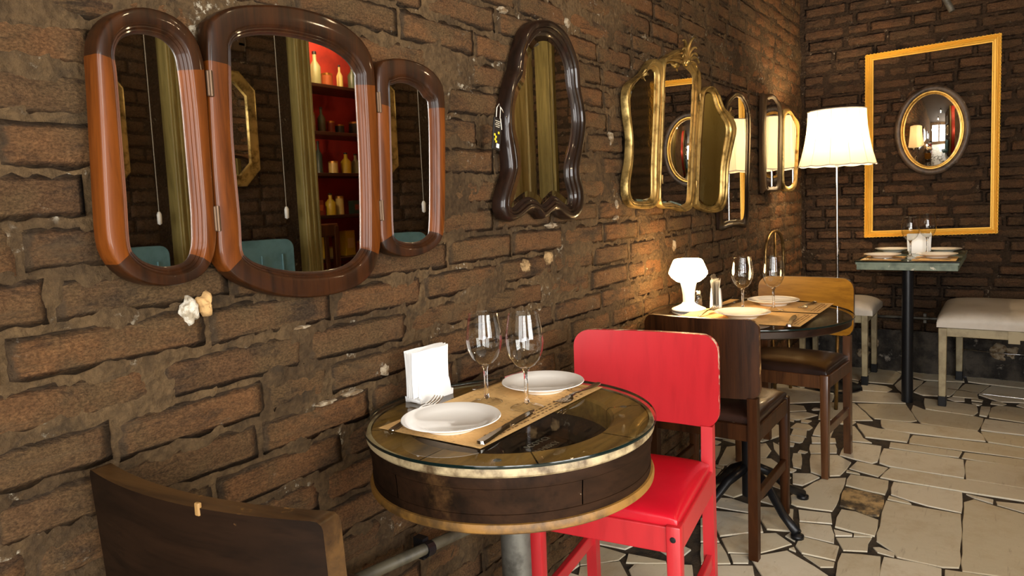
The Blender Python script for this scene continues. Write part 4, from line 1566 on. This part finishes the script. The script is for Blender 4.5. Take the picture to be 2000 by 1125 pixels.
# ---------------------------------------------------------------- chairs
def back_panel(W, z0, z1, rad, sag, thick, x0, lean=0.0, ncol=26, nz=1):
    """bent plywood back: columns in y, rounded corners; returns geometry with edge faces in slot 1"""
    g = G()
    cols = []
    for i in range(ncol + 1):
        y = -cos(pi * i / ncol) * W / 2
        e = W / 2 - abs(y)
        if e < rad:
            dz = rad - sqrt(max(0, rad * rad - (rad - e) ** 2))
        else:
            dz = 0
        xx = x0 - sag * (1 - (2 * y / W) ** 2)
        cols.append((y, xx, z0 + dz, z1 - dz))
    vs, fs = [], []
    NZ = 6

    def X(xx, z, t):
        return xx - lean * (z - z0) + t
    for t in (thick / 2, -thick / 2):
        for (y, xx, a, c_) in cols:
            for k_ in range(NZ + 1):
                z = a + (c_ - a) * k_ / NZ
                vs.append((X(xx, z, t), y, z))
    w = NZ + 1
    n = len(cols)
    mi = []
    for i in range(n - 1):
        for k_ in range(NZ):
            a = i * w + k_
            fs.append((a, a + w, a + w + 1, a + 1))
            mi.append(0)
            b2 = n * w + a
            fs.append((b2, b2 + 1, b2 + w + 1, b2 + w))
            mi.append(0)
    ring = [i * w for i in range(n)] + [(n - 1) * w + k_ for k_ in range(1, NZ + 1)] + [i * w + NZ for i in range(n - 2, -1, -1)] + [k_ for k_ in range(NZ - 1, 0, -1)]
    for i in range(len(ring)):
        a, c_ = ring[i], ring[(i + 1) % len(ring)]
        fs.append((a, a + n * w, c_ + n * w, c_))
        mi.append(1)
    g.v = [Vector(v_) for v_ in vs]
    g.f = fs
    g.mi = mi
    return g


def cushion(cx, cy, z0, dx, dy, h, mat, parent, name='seat', p=4.0, k=.45, n=22):
    g = G()
    vs, fs = [], []
    for j in range(n + 1):
        for i in range(n + 1):
            u, v_ = -cos(pi * i / n), -cos(pi * j / n)
            e = max(0.0, (1 - abs(u) ** p) * (1 - abs(v_) ** p)) ** k
            sx = 1 - .02 * (1 - e)
            vs.append((cx + u * dx / 2 * sx, cy + v_ * dy / 2 * sx, z0 + h * (.32 + .68 * e) + .002 * noise.noise(Vector((u * 3, v_ * 3, h * 90)))))
    w = n + 1
    for j in range(n):
        for i in range(n):
            a = j * w + i
            fs.append((a, a + 1, a + w + 1, a + w))
    k0 = len(vs)
    ring = [i for i in range(n + 1)] + [j * w + n for j in range(1, n + 1)] + [n * w + i for i in range(n - 1, -1, -1)] + [j * w for j in range(n - 1, 0, -1)]
    for q_ in ring:
        vs.append((vs[q_][0], vs[q_][1], z0))
    for i in range(len(ring)):
        j = (i + 1) % len(ring)
        fs.append((ring[j], ring[i], k0 + i, k0 + j))
    return newobj(name, vs, fs, mat, parent, smooth=True, sharp=70)


def chair(name, label, loc, ang, W, D, zs, zb0, zb1, mats, sag=.02, rad=.05, post=.034, seat_h=.045, apron=.055, lean=.03, thick=.02, overhang=.012, stretch=True, wback=None):
    fr, edge, back, seat = mats
    r = tag(root(name, loc, ang), label, 'chair')
    hw, hd = W / 2, D / 2
    WB = wback or W + 2 * overhang
    for s in (-1, 1):
        G().box((hd - post / 2, s * (hw - post / 2), (zs) / 2), (post * 1.1, post, zs), taper=.82, bevel=.004).obj('leg', fr, r, smooth=True, sharp=40)
        g = G()
        xt = -hd + post / 2
        secs = [(xt - .012, 0, .9), (xt, zs * .95, 1.1), (xt - lean * (zb0 - zs) - .002, zb0 + .004, .95)]
        vs, fs = [], []
        for x, z, k_ in secs:
            w = post / 2 * k_
            y = s * (hw - post / 2)
            vs += [(x - w, y - post / 2 * .9, z), (x + w, y - post / 2 * .9, z), (x + w, y + post / 2 * .9, z), (x - w, y + post / 2 * .9, z)]
        for i in range(len(secs) - 1):
            for k_ in range(4):
                fs.append((i * 4 + k_, i * 4 + (k_ + 1) % 4, i * 4 + 4 + (k_ + 1) % 4, i * 4 + 4 + k_))
        fs += [(3, 2, 1, 0), tuple(range(len(secs) * 4 - 4, len(secs) * 4))]
        newobj('leg', vs, fs, fr, r)
        # side rail and stretcher
        G().box((0, s * (hw - .012), zs - apron / 2 - .004), (D - post * 1.6, .02, apron), bevel=.003).obj('side_rail', fr, r)
        if stretch:
            G().box((0, s * (hw - .016), .2), (D - post * 1.5, .018, .036), bevel=.003).obj('stretcher', fr, r)
    G().box((hd - .013, 0, zs - apron / 2 - .004), (.02, W - post * 1.8, apron), bevel=.003).obj('front_rail', fr, r)
    G().box((-hd + .018, 0, zs - apron / 2 - .004), (.02, W - post * 1.8, apron), bevel=.003).obj('rear_rail', fr, r)
    g = back_panel(WB, zb0, zb1, rad, sag, thick, -hd + post / 2 + .006 - lean * (zb0 - zs), lean)
    g.obj('backrest', [back, edge], r, smooth=True, sharp=50)
    cushion(.008, 0, zs - .004, D - .03, W - .012, seat_h, seat, r)
    return r


# red chair
red = chair('red_chair', 'red painted wooden chair with a red vinyl seat at the barrel table', (1.625, .812, 0), radians(180 + 8), .38, .40, .46, .573, .825,
            (M_RED, M_REDWORN, M_RED, M_REDVINYL), sag=.022, rad=.045, overhang=.016, apron=.062)
for s_ in (-1, 1):
    G().lathe([(.0001, .0015), (.006, .001), (.007, 0)], 12, mat=Matrix.Rotation(radians(90), 4, 'Y')).obj('screw', M_IRON, red, (.2025, s_ * .173, .43))
# dark chair, back to the viewer
c2 = chair('dark_chair', 'dark brown wooden chair with a leather seat, turned with its back to the barrel table', (2.468, .848, 0), radians(0), .38, .41, .45, .535, .797,
           (M_DKWOOD, M_DKWORN, M_DKWOOD, M_LEATHER), sag=.03, rad=.035, overhang=.006, thick=.018)
c3 = chair('honey_chair', 'wooden chair with a honey-coloured back and dark leather seat beyond the lamp table', (3.265, .79, 0), radians(180 - 4), .40, .38, .44, .54, .80,
           (M_MIDWOOD, M_MIDWOOD, M_HONEY, M_LEATHER), sag=.03, rad=.05, overhang=.012)
# near curved chair
c0 = chair('curved_chair', 'dark walnut chair with a curved back, cut off at the bottom edge by the viewer', (.74, .948, 0), radians(6.8), .46, .42, .45, .50, .822,
           (M_FGRIM, M_FGRIM, M_FGWOOD, M_LEATHER), sag=.035, rad=.012, thick=.032, lean=.06, overhang=.008, post=.036)

chp = at(387, 994, 0, .492)
chm = Matrix.Rotation(-radians(6.8), 3, 'Z') @ (chp - c0.location)
G().box((0, 0, 0), (.006, .009, .018), bevel=.002).obj('veneer_chip', M_WORNCHIP, c0, chm)

# ---------------------------------------------------------------- lamp table
T2 = tag(root('round_table', (2.629, .797, 0)), 'dark round glass-topped table with the small white lamp on it', 'table')
G().lathe([(.360, .7585), (.3585, .76), (.0001, .76)], 96).obj('glass_top', M_TOPGLASS, T2)
G().lathe([(.3601, .7525), (.3606, .7535), (.3606, .7575), (.3601, .7585)], 96).obj('glass_edge', M_GEDGE, T2, smooth=True)
G().lathe([(.0001, .722), (.338, .722), (.350, .728), (.352, .748), (.348, .7505), (.0001, .7505)], 80).obj('tabletop', M_TABLE2, T2, smooth=True, sharp=40)
G().lathe([(.028, .06), (.026, .4), (.03, .71), (.09, .722)], 28).obj('pedestal', M_IRON, T2, smooth=True)
for k_ in range(4):
    a = radians(45 + 90 * k_ + 10)
    pts = [(.02 * cos(a), .02 * sin(a), .17), (.10 * cos(a), .10 * sin(a), .13), (.18 * cos(a), .18 * sin(a), .055), (.25 * cos(a), .25 * sin(a), .018)]
    G().tube(pts, [.018, .017, .015, .017], 10).lathe([(.0001, 0), (.022, 0), (.022, .012), (.0001, .018)], 14, (.25 * cos(a), .25 * sin(a), 0)).obj('foot', M_IRON, T2, smooth=True)
placemat(2.385, 2.655, .555, .985, TZ, 'brown paper placemat at the dark chair on the lamp table')
placemat(2.675, 2.925, .555, .955, TZ, 'brown paper placemat at the honey-backed chair on the lamp table')
plate((2.50, .775, TZ + .002), 'white plate on the lamp table, half hidden by the dark chair', 1.0)
plate((2.825, .755, TZ + .002), 'white plate in front of the honey-backed chair', 1.0)
glass((2.635, .815, TZ + .002), 'empty wine glass on the lamp table, the one closer to the lamp', .98)
glass((2.685, .717, TZ + .002), 'empty wine glass on the lamp table, before the honey-backed chair', .98)
fork((2.50, .912, TZ + .004), radians(-5), 'fork beside the white lamp on the lamp table', radians(-4))
knife((2.47, .60, TZ + .002), radians(8), 'table knife on the placemat at the dark chair')
fork((2.82, .625, TZ + .003), radians(178), 'fork beside the plate at the honey-backed chair')
knife((2.80, .90, TZ + .003), radians(172), 'dark-looking table knife at the wall side of the lamp table')
napkin_holder((2.72, .945, TZ), radians(17), 'white napkin holder seen end-on beside the lamp', .98)
sh = tag(root('salt_shaker', (2.72, 1.02, TZ)), 'small glass salt shaker behind the napkin holder', 'shaker')
lathe_obj('jar', [(.0001, 0), (.016, 0), (.018, .004), (.016, .04), (.012, .05), (.0001, .05)], M_GLASS, sh, 24)
lathe_obj('cap', [(.013, .048), (.0135, .058), (.009, .064), (.0001, .065)], M_CHROME, sh, 24)
lp = tag(root('table_lamp', (2.605, 1.012, TZ)), 'small white mushroom table lamp, lit, standing against the brick wall', 'lamp')
lathe_obj('base', [(.0001, 0), (.062, 0), (.065, .003), (.064, .007), (.045, .015), (.028, .024), (.022, .032), (.0001, .034)], M_PLASTIC, lp, 48)
lathe_obj('stem', [(.022, .03), (.0225, .06), (.026, .085), (.031, .108), (.0001, .108)], M_PLASTIC, lp, 40)
lathe_obj('shade', [(.032, .108), (.045, .112), (.064, .128), (.073, .142), (.072, .15), (.061, .178), (.054, .193), (.048, .197), (.0001, .199)], M_OPAL, lp, 48)

# ---------------------------------------------------------------- standard lamp in the corner
fl = tag(root('floor_lamp', (4.57, .848, 0)), 'tall floor lamp with a pale bell shade on a chrome pole, lit', 'lamp')
lathe_obj('base', [(.0001, 0), (.13, 0), (.135, .008), (.12, .02), (.03, .032), (.012, .05), (.0001, .05)], M_IRON, fl, 40)
G().lathe([(.009, .04), (.009, .80), (.011, .80), (.011, .84), (.008, .84), (.008, 1.42)], 20).obj('pole', M_CHROME, fl, smooth=True, sharp=40)
NP = 12


def shade_ring(r_, z_, drop=0.0):
    pts = []
    for i in range(96):
        a = 2 * pi * i / 96
        lob = abs(sin(a * NP / 2))
        pts.append((r_ * (1 - .012 * (1 - lob) ** 2) * cos(a), r_ * (1 - .012 * (1 - lob) ** 2) * sin(a), z_ + drop * lob))
    return pts


rows = []
for k_ in range(13):
    t = k_ / 12
    r_ = .158 + .0545 * t ** 1.9
    rows.append([Vector(p) for p in shade_ring(r_, 1.655 - t * .315, -.006 * t)])
skin(rows, 'lamp_shade', M_SHADE, fl)
for k_ in range(NP):
    a = 2 * pi * k_ / NP
    pts = []
    for i in range(9):
        t = i / 8
        r_ = (.158 + .0545 * t ** 1.9) * .9905
        pts.append((r_ * cos(a), r_ * sin(a), 1.655 - t * .315))
    G().tube(pts, .0012, 5).obj('shade_rib', M_CORD, fl, smooth=True)
G().tube([Vector(p) for p in shade_ring(.1585, 1.655)], .003, 6, closed=True).obj('shade_trim', M_CORD, fl, smooth=True)
G().tube([Vector(p) for p in shade_ring(.2128, 1.34, -.006)], .003, 6, closed=True).obj('shade_trim', M_CORD, fl, smooth=True)
lathe_obj('bulb', [(.0001, 1.45), (.018, 1.455), (.030, 1.485), (.026, 1.515), (.0001, 1.53)], M_BULB, fl, 20)
point('floor_lamp_light', (4.57, .848, 1.56), 13, (1.0, .74, .45), .03)
point('floor_lamp_light', (4.57, .848, 1.42), 3.5, (1.0, .74, .45), .03)

# ---------------------------------------------------------------- table at the back wall
T3 = tag(root('wall_table', (4.43, .463, 0)), 'rectangular glass-topped table on one black pole at the back wall', 'table')
G().add([(-.115, -.25, .796), (.725, -.25, .796), (.725, .25, .796), (-.115, .25, .796)], [(0, 1, 2, 3)]).obj('glass_top', M_TOPGLASS, T3)
G().box((.305, .248, .793), (.84, .003, .006)).box((-.117, 0, .793), (.003, .5, .006)).obj('glass_edge', M_GEDGE, T3)
G().box((.305, 0, .783), (.83, .49, .012)).obj('tabletop', M_GREENWOOD, T3)
g = G()
g.box((-.1, 0, .762), (.022, .48, .03), bevel=.002)
g.obj('front_rail', M_GREENWOOD, T3)
for s in (-1, 1):
    G().box((.305, s * .23, .762), (.79, .022, .03), bevel=.002).obj('side_rail', M_GREENWOOD, T3)
G().lathe([(.029, 0), (.029, .76)], 32).obj('pole', M_IRON, T3, smooth=True)
TB3 = .7965
plate((4.52, .60, TB3 + .002), 'white plate at the front of the back-wall table, on the corner chair side', 1.0)
plate((4.55, .335, TB3 + .002), 'white plate at the front of the back-wall table, on the bench side', 1.05)
plate((4.93, .60, TB3 + .002), 'white plate at the wall end of the back-wall table, by the floor lamp', 1.0)
plate((4.93, .33, TB3 + .002), 'white plate at the wall end of the back-wall table, on the bench side', 1.0)
glass((4.53, .462, TB3), 'empty wine glass at the front of the back-wall table', 1.12)
glass((4.77, .40, TB3), 'empty wine glass before the napkin holder on the back-wall table', 1.15)
napkin_holder((4.86, .45, TB3), radians(100), 'white napkin holder on the back-wall table', 1.05)
placemat(4.35, 4.62, .49, .69, TB3, 'paper placemat under the front plate on the corner chair side', False)
placemat(4.35, 4.62, .235, .44, TB3, 'paper placemat under the front plate on the bench side', False)
fork((4.40, .36, TB3 + .003), radians(90), 'fork on the front edge of the back-wall table')
knife((4.38, .58, TB3 + .003), radians(90), 'knife on the front edge of the back-wall table')

# cream chair in the corner and the cream bench
cc = tag(root('tube_back_chair', (4.27, .93, 0)), 'chair with a bent brass tube back against the brick wall behind the lamp table', 'chair')
pts = [(-.19 * cos(pi * i / 16), .20, .80 + .17 * sin(pi * i / 16) ** .6) for i in range(17)]
G().tube([(-.19, .19, .44)] + pts + [(.19, .19, .44)], .009, 10).obj('back_frame', M_BRASS, cc, smooth=True)
G().tube([(0, .19, .44), (0, .20, .965)], .007, 8).obj('back_bar', M_BRASS, cc, smooth=True)
cushion(0, 0, .42, .38, .38, .05, M_LEATHER, cc, 'seat')
for sx in (-1, 1):
    for sy in (-1, 1):
        G().tube([(sx * .17, sy * .16, 0), (sx * .17, sy * .17, .43)], .010, 8).obj('leg', M_BRASS, cc, smooth=True)
st = tag(root('cream_stool', (4.89, .90, 0)), 'cream upholstered stool with worn cream legs in the corner behind the honey-backed chair', 'stool')
cushion(0, -.01, .43, .42, .44, .085, M_CREAM, st, 'seat')
for sx in (-1, 1):
    for sy in (-1, 1):
        G().box((sx * .18, sy * .18, .22), (.042, .036, .44), taper=.8, bevel=.004).box((sx * .18, sy * .18, .028), (.042, .038, .056), 1, bevel=.004).obj('leg', [M_CREAMPAINT, M_IRON], st)
    G().box((sx * .18, 0, .405), (.025, .33, .046), bevel=.003).obj('side_rail', M_CREAMPAINT, st)
for sy in (-1, 1):
    G().box((0, sy * .18, .405), (.33, .025, .046), bevel=.003).obj('rail', M_CREAMPAINT, st)

bn = tag(root('bench', (4.76, .0, 0)), 'cream upholstered bench on worn cream legs against the back wall', 'bench')
cushion(-.01, -.03, .435, .72, .72, .085, M_CREAM, bn, 'seat', p=7, k=.35)
for (x, y) in ((-.335, .295), (.31, .25), (-.335, -.32), (.31, -.32)):
    G().box((x, y, .215), (.045, .04, .43), taper=.8, bevel=.004).box((x, y, .028), (.044, .04, .056), 1, bevel=.004).obj('leg', [M_CREAMPAINT, M_IRON], bn)
G().box((-.335, -.015, .408), (.028, .60, .046), bevel=.003).obj('side_rail', M_CREAMPAINT, bn)
G().box((.31, -.035, .408), (.028, .56, .046), bevel=.003).obj('side_rail', M_CREAMPAINT, bn)
G().box((0, .29, .408), (.62, .028, .046), bevel=.003).obj('front_rail', M_CREAMPAINT, bn)
G().box((0, -.32, .408), (.62, .028, .046), bevel=.003).obj('rear_rail', M_CREAMPAINT, bn)
G().box((-.35, -.02, .40), (.012, .05, .065)).obj('bracket', M_CREAMPAINT, bn)
G().tube([(-.345, .27, .10), (-.345, .1, .088), (-.345, -.1, .083), (-.345, -.30, .088)], .0025, 6).obj('wire', M_CHROME, bn, smooth=True)
G().tube([(.31, .25, .19), (.31, 0, .18), (.31, -.30, .185)], .0025, 6).obj('wire', M_CHROME, bn, smooth=True)

# ---------------------------------------------------------------- things across the room, seen in the mirrors
om = tag(root('octagonal_mirror', (2.17, RY, 1.65)), 'octagonal gilt mirror on the brick pier, seen only in reflection', 'mirror')


def octa(w, h, c_, y):
    return [(-w + c_, y, -h), (w - c_, y, -h), (w, y, -h + c_), (w, y, h - c_), (w - c_, y, h), (-w + c_, y, h), (-w, y, h - c_), (-w, y, -h + c_)]


rws = [[Vector(p) for p in octa(w, h, c_, y)] for w, h, c_, y in ((.24, .30, .09, .0), (.24, .30, .09, .03), (.225, .285, .085, .04), (.20, .26, .075, .03), (.185, .245, .07, .034), (.18, .24, .068, .022))]
skin(rws, 'frame', M_GOLDOLD, om)
skin([[Vector(p) for p in octa(.181, .241, .068, .022)]], 'glass', M_MIRROR, om, cap=True)
pf = tag(root('picture', (2.02, RY, 2.33)), 'dark framed picture high on the brick pier, seen only in reflection', 'picture')
g = G()
for x, z, w, h in ((0, .25, .7, .05), (0, -.25, .7, .05), (-.33, 0, .05, .5), (.33, 0, .05, .5)):
    g.box((x, .02, z), (w, .03, h), bevel=.006)
g.obj('frame', M_BROWNFR, pf)
G().box((0, .012, 0), (.64, .006, .48)).obj('print', simple('dim_print', '#4a3c28', .7, var=(6, '#2b2318', .4, .7)), pf)
sw = tag(root('pull_cord', (2.56, RY + .03, 1.2)), 'white pull-cord switch hanging before the brick pier', 'switch')
G().tube([(0, 0, .03), (0, 0, 1.8)], .0012, 5).obj('cord', M_CORD, sw)
lathe_obj('toggle', [(.0001, -.035), (.011, -.028), (.012, .02), (.006, .034), (.0001, .036)], M_PLASTIC, sw, 16)
tc = tag(root('teal_chair', (2.24, -.70, 0)), 'teal upholstered chair against the brick pier, seen only in reflection', 'chair')
cushion(0, 0, .36, .5, .48, .12, M_TEAL, tc, 'seat')
g = back_panel(.52, .44, 1.06, .05, .02, .09, 0)
g.obj('backrest', [M_TEAL, M_TEAL], tc, (0, -.25, 0), (0, 0, radians(90)), smooth=True, sharp=50)
for k_ in range(4):
    G().tube([(-.2 + k_ * .13, -.21, .5), (-.2 + k_ * .13, -.21, .98)], .005, 6).obj('seam', M_TEAL, tc)
for sx in (-1, 1):
    for sy in (-1, 1):
        G().box((sx * .2, sy * .19, .18), (.035, .035, .36), taper=.7).obj('leg', M_SHELF, tc)
ss = tag(root('slat_chair', (3.12, -1.30, 0)), 'brown slat-back chair in front of the shelves, seen only in reflection', 'chair')
for sx in (-1, 1):
    G().box((sx * .19, -.19, .55), (.04, .035, 1.1), bevel=.005).obj('leg', M_MIDWOOD, ss)
    G().box((sx * .19, .18, .22), (.04, .035, .44), taper=.8).obj('leg', M_MIDWOOD, ss)
G().box((0, -.19, 1.07), (.42, .03, .09), bevel=.01).obj('top_rail', M_MIDWOOD, ss)
for k_ in range(4):
    G().box((-.11 + k_ * .073, -.19, .76), (.035, .015, .58), bevel=.004).obj('slat', M_MIDWOOD, ss)
cushion(0, 0, .43, .42, .42, .04, M_LEATHER, ss, 'seat')
su = tag(root('shelf_unit', (3.5, -1.92, 0)), 'dark wooden shelves in the red alcove, seen only in reflection', 'shelf')
SHZ = (.55, .86, 1.17, 1.47, 1.76, 2.09)
for z in SHZ:
    G().box((0, .13, z - .012), (1.38, .27, .024), bevel=.003).obj('shelf', M_SHELF, su)
for sx in (-1, 1):
    G().box((sx * .68, .13, 1.2), (.025, .27, 2.4)).obj('side_panel', M_SHELF, su)
rr = random.Random(3)
tcol = ['#b9a12a', '#3f4a32', '#7a3a24', '#8b8a60', '#c7b26a', '#2c3d34', '#a0542c']
tm = [simple('tin_colour', c_, .4) for c_ in tcol]
plain = ['yellow', 'dark green', 'brick red', 'olive', 'cream', 'bottle green', 'orange brown']
bi = 0
for si, z in enumerate(SHZ):
    x = -.58
    while x < .58:
        ci = rr.randrange(7)
        w = rr.uniform(.06, .12)
        h = rr.uniform(.09, .19)
        kind = rr.choice(('tin', 'box', 'bottle'))
        p = (3.5 + x + w / 2, -1.80 + rr.uniform(-.03, .03), z + .0005)
        if kind == 'box':
            o = tag(root('carton', p, rr.uniform(-.2, .2)), 'x', 'box', 'goods on the alcove shelves')
            G().box((0, 0, h / 2), (w * .9, .06, h), bevel=.002).obj('body', tm[ci], o)
            G().box((0, .031, h * .5), (w * .6, .002, h * .4)).obj('label', tm[(ci + 4) % 7], o)
        elif kind == 'tin':
            o = tag(root('tin', p), 'x', 'tin', 'goods on the alcove shelves')
            lathe_obj('body', [(.0001, 0), (w * .42, 0), (w * .42, h * .75), (.0001, h * .75)], tm[ci], o, 20)
            lathe_obj('lid', [(w * .43, h * .7), (w * .43, h * .8), (w * .3, h * .82), (.0001, h * .82)], M_GOLD, o, 20)
        else:
            o = tag(root('bottle', p), 'x', 'bottle', 'goods on the alcove shelves')
            H = h + .06
            lathe_obj('body', [(.0001, 0), (w * .36, 0), (w * .36, H * .6), (w * .12, H * .78), (w * .12, H), (.0001, H)], tm[ci], o, 20)
            lathe_obj('cap', [(w * .14, H * .96), (w * .14, H * 1.04), (.0001, H * 1.04)], M_BLACK, o, 16)
        bi += 1
        nth = ('lowest', 'second', 'third', 'fourth', 'fifth', 'topmost')[si]
        col_n = 1 + sum(1 for q_ in SC.objects if q_.get('shelf_row') == si)
        o['shelf_row'] = si
        o['label'] = '%s %s on the %s alcove shelf, %s from the post' % (plain[ci], kind if kind != 'box' else 'carton', nth, ('first', 'second', 'third', 'fourth', 'fifth', 'sixth', 'seventh', 'eighth', 'ninth', 'tenth', 'eleventh', 'twelfth', 'thirteenth', 'fourteenth')[col_n - 1])
        x += w + rr.uniform(.01, .05)
point('alcove_light', (3.35, -1.55, 2.55), 22, (1.0, .72, .42), .05)
point('alcove_light', (2.98, -1.45, 1.62), 3.5, (1.0, .78, .5), .03)  # added fill light, no lamp here, brightens the goods on the shelves


def pendant(loc, label, pw=10):
    r = tag(root('pendant_lamp', loc), label, 'lamp', 'pendant lamps under the ceiling')
    lathe_obj('shade', [(.02, .14), (.05, .12), (.13, .0), (.132, .0), (.055, .124), (.02, .145)], M_IRON, r, 32)
    lathe_obj('bulb', [(.0001, -.02), (.025, -.01), (.035, .03), (.02, .07), (.0001, .09)], M_BULB, r, 20)
    G().tube([(0, 0, .14), (0, 0, CEIL - loc[2])], .004, 6).obj('cable', M_IRON, r)
    point('pendant_light', (loc[0], loc[1], loc[2] - .06), pw, (1.0, .74, .42), .04)
    return r


pendant((1.45, -.15, 2.6), 'black metal pendant lamp above the aisle beside the barrel table')
pendant((-.9, -.9, 2.45), 'black metal pendant lamp behind the viewer')
pendant((2.6, -.2, 2.7), 'black metal pendant lamp above the aisle beside the pale post', 5)
pendant((4.45, -.66, 2.35), 'added black metal pendant lamp lighting the plank door at the far end', 6)  # extra pendant added to brighten the door as the mirrors show it
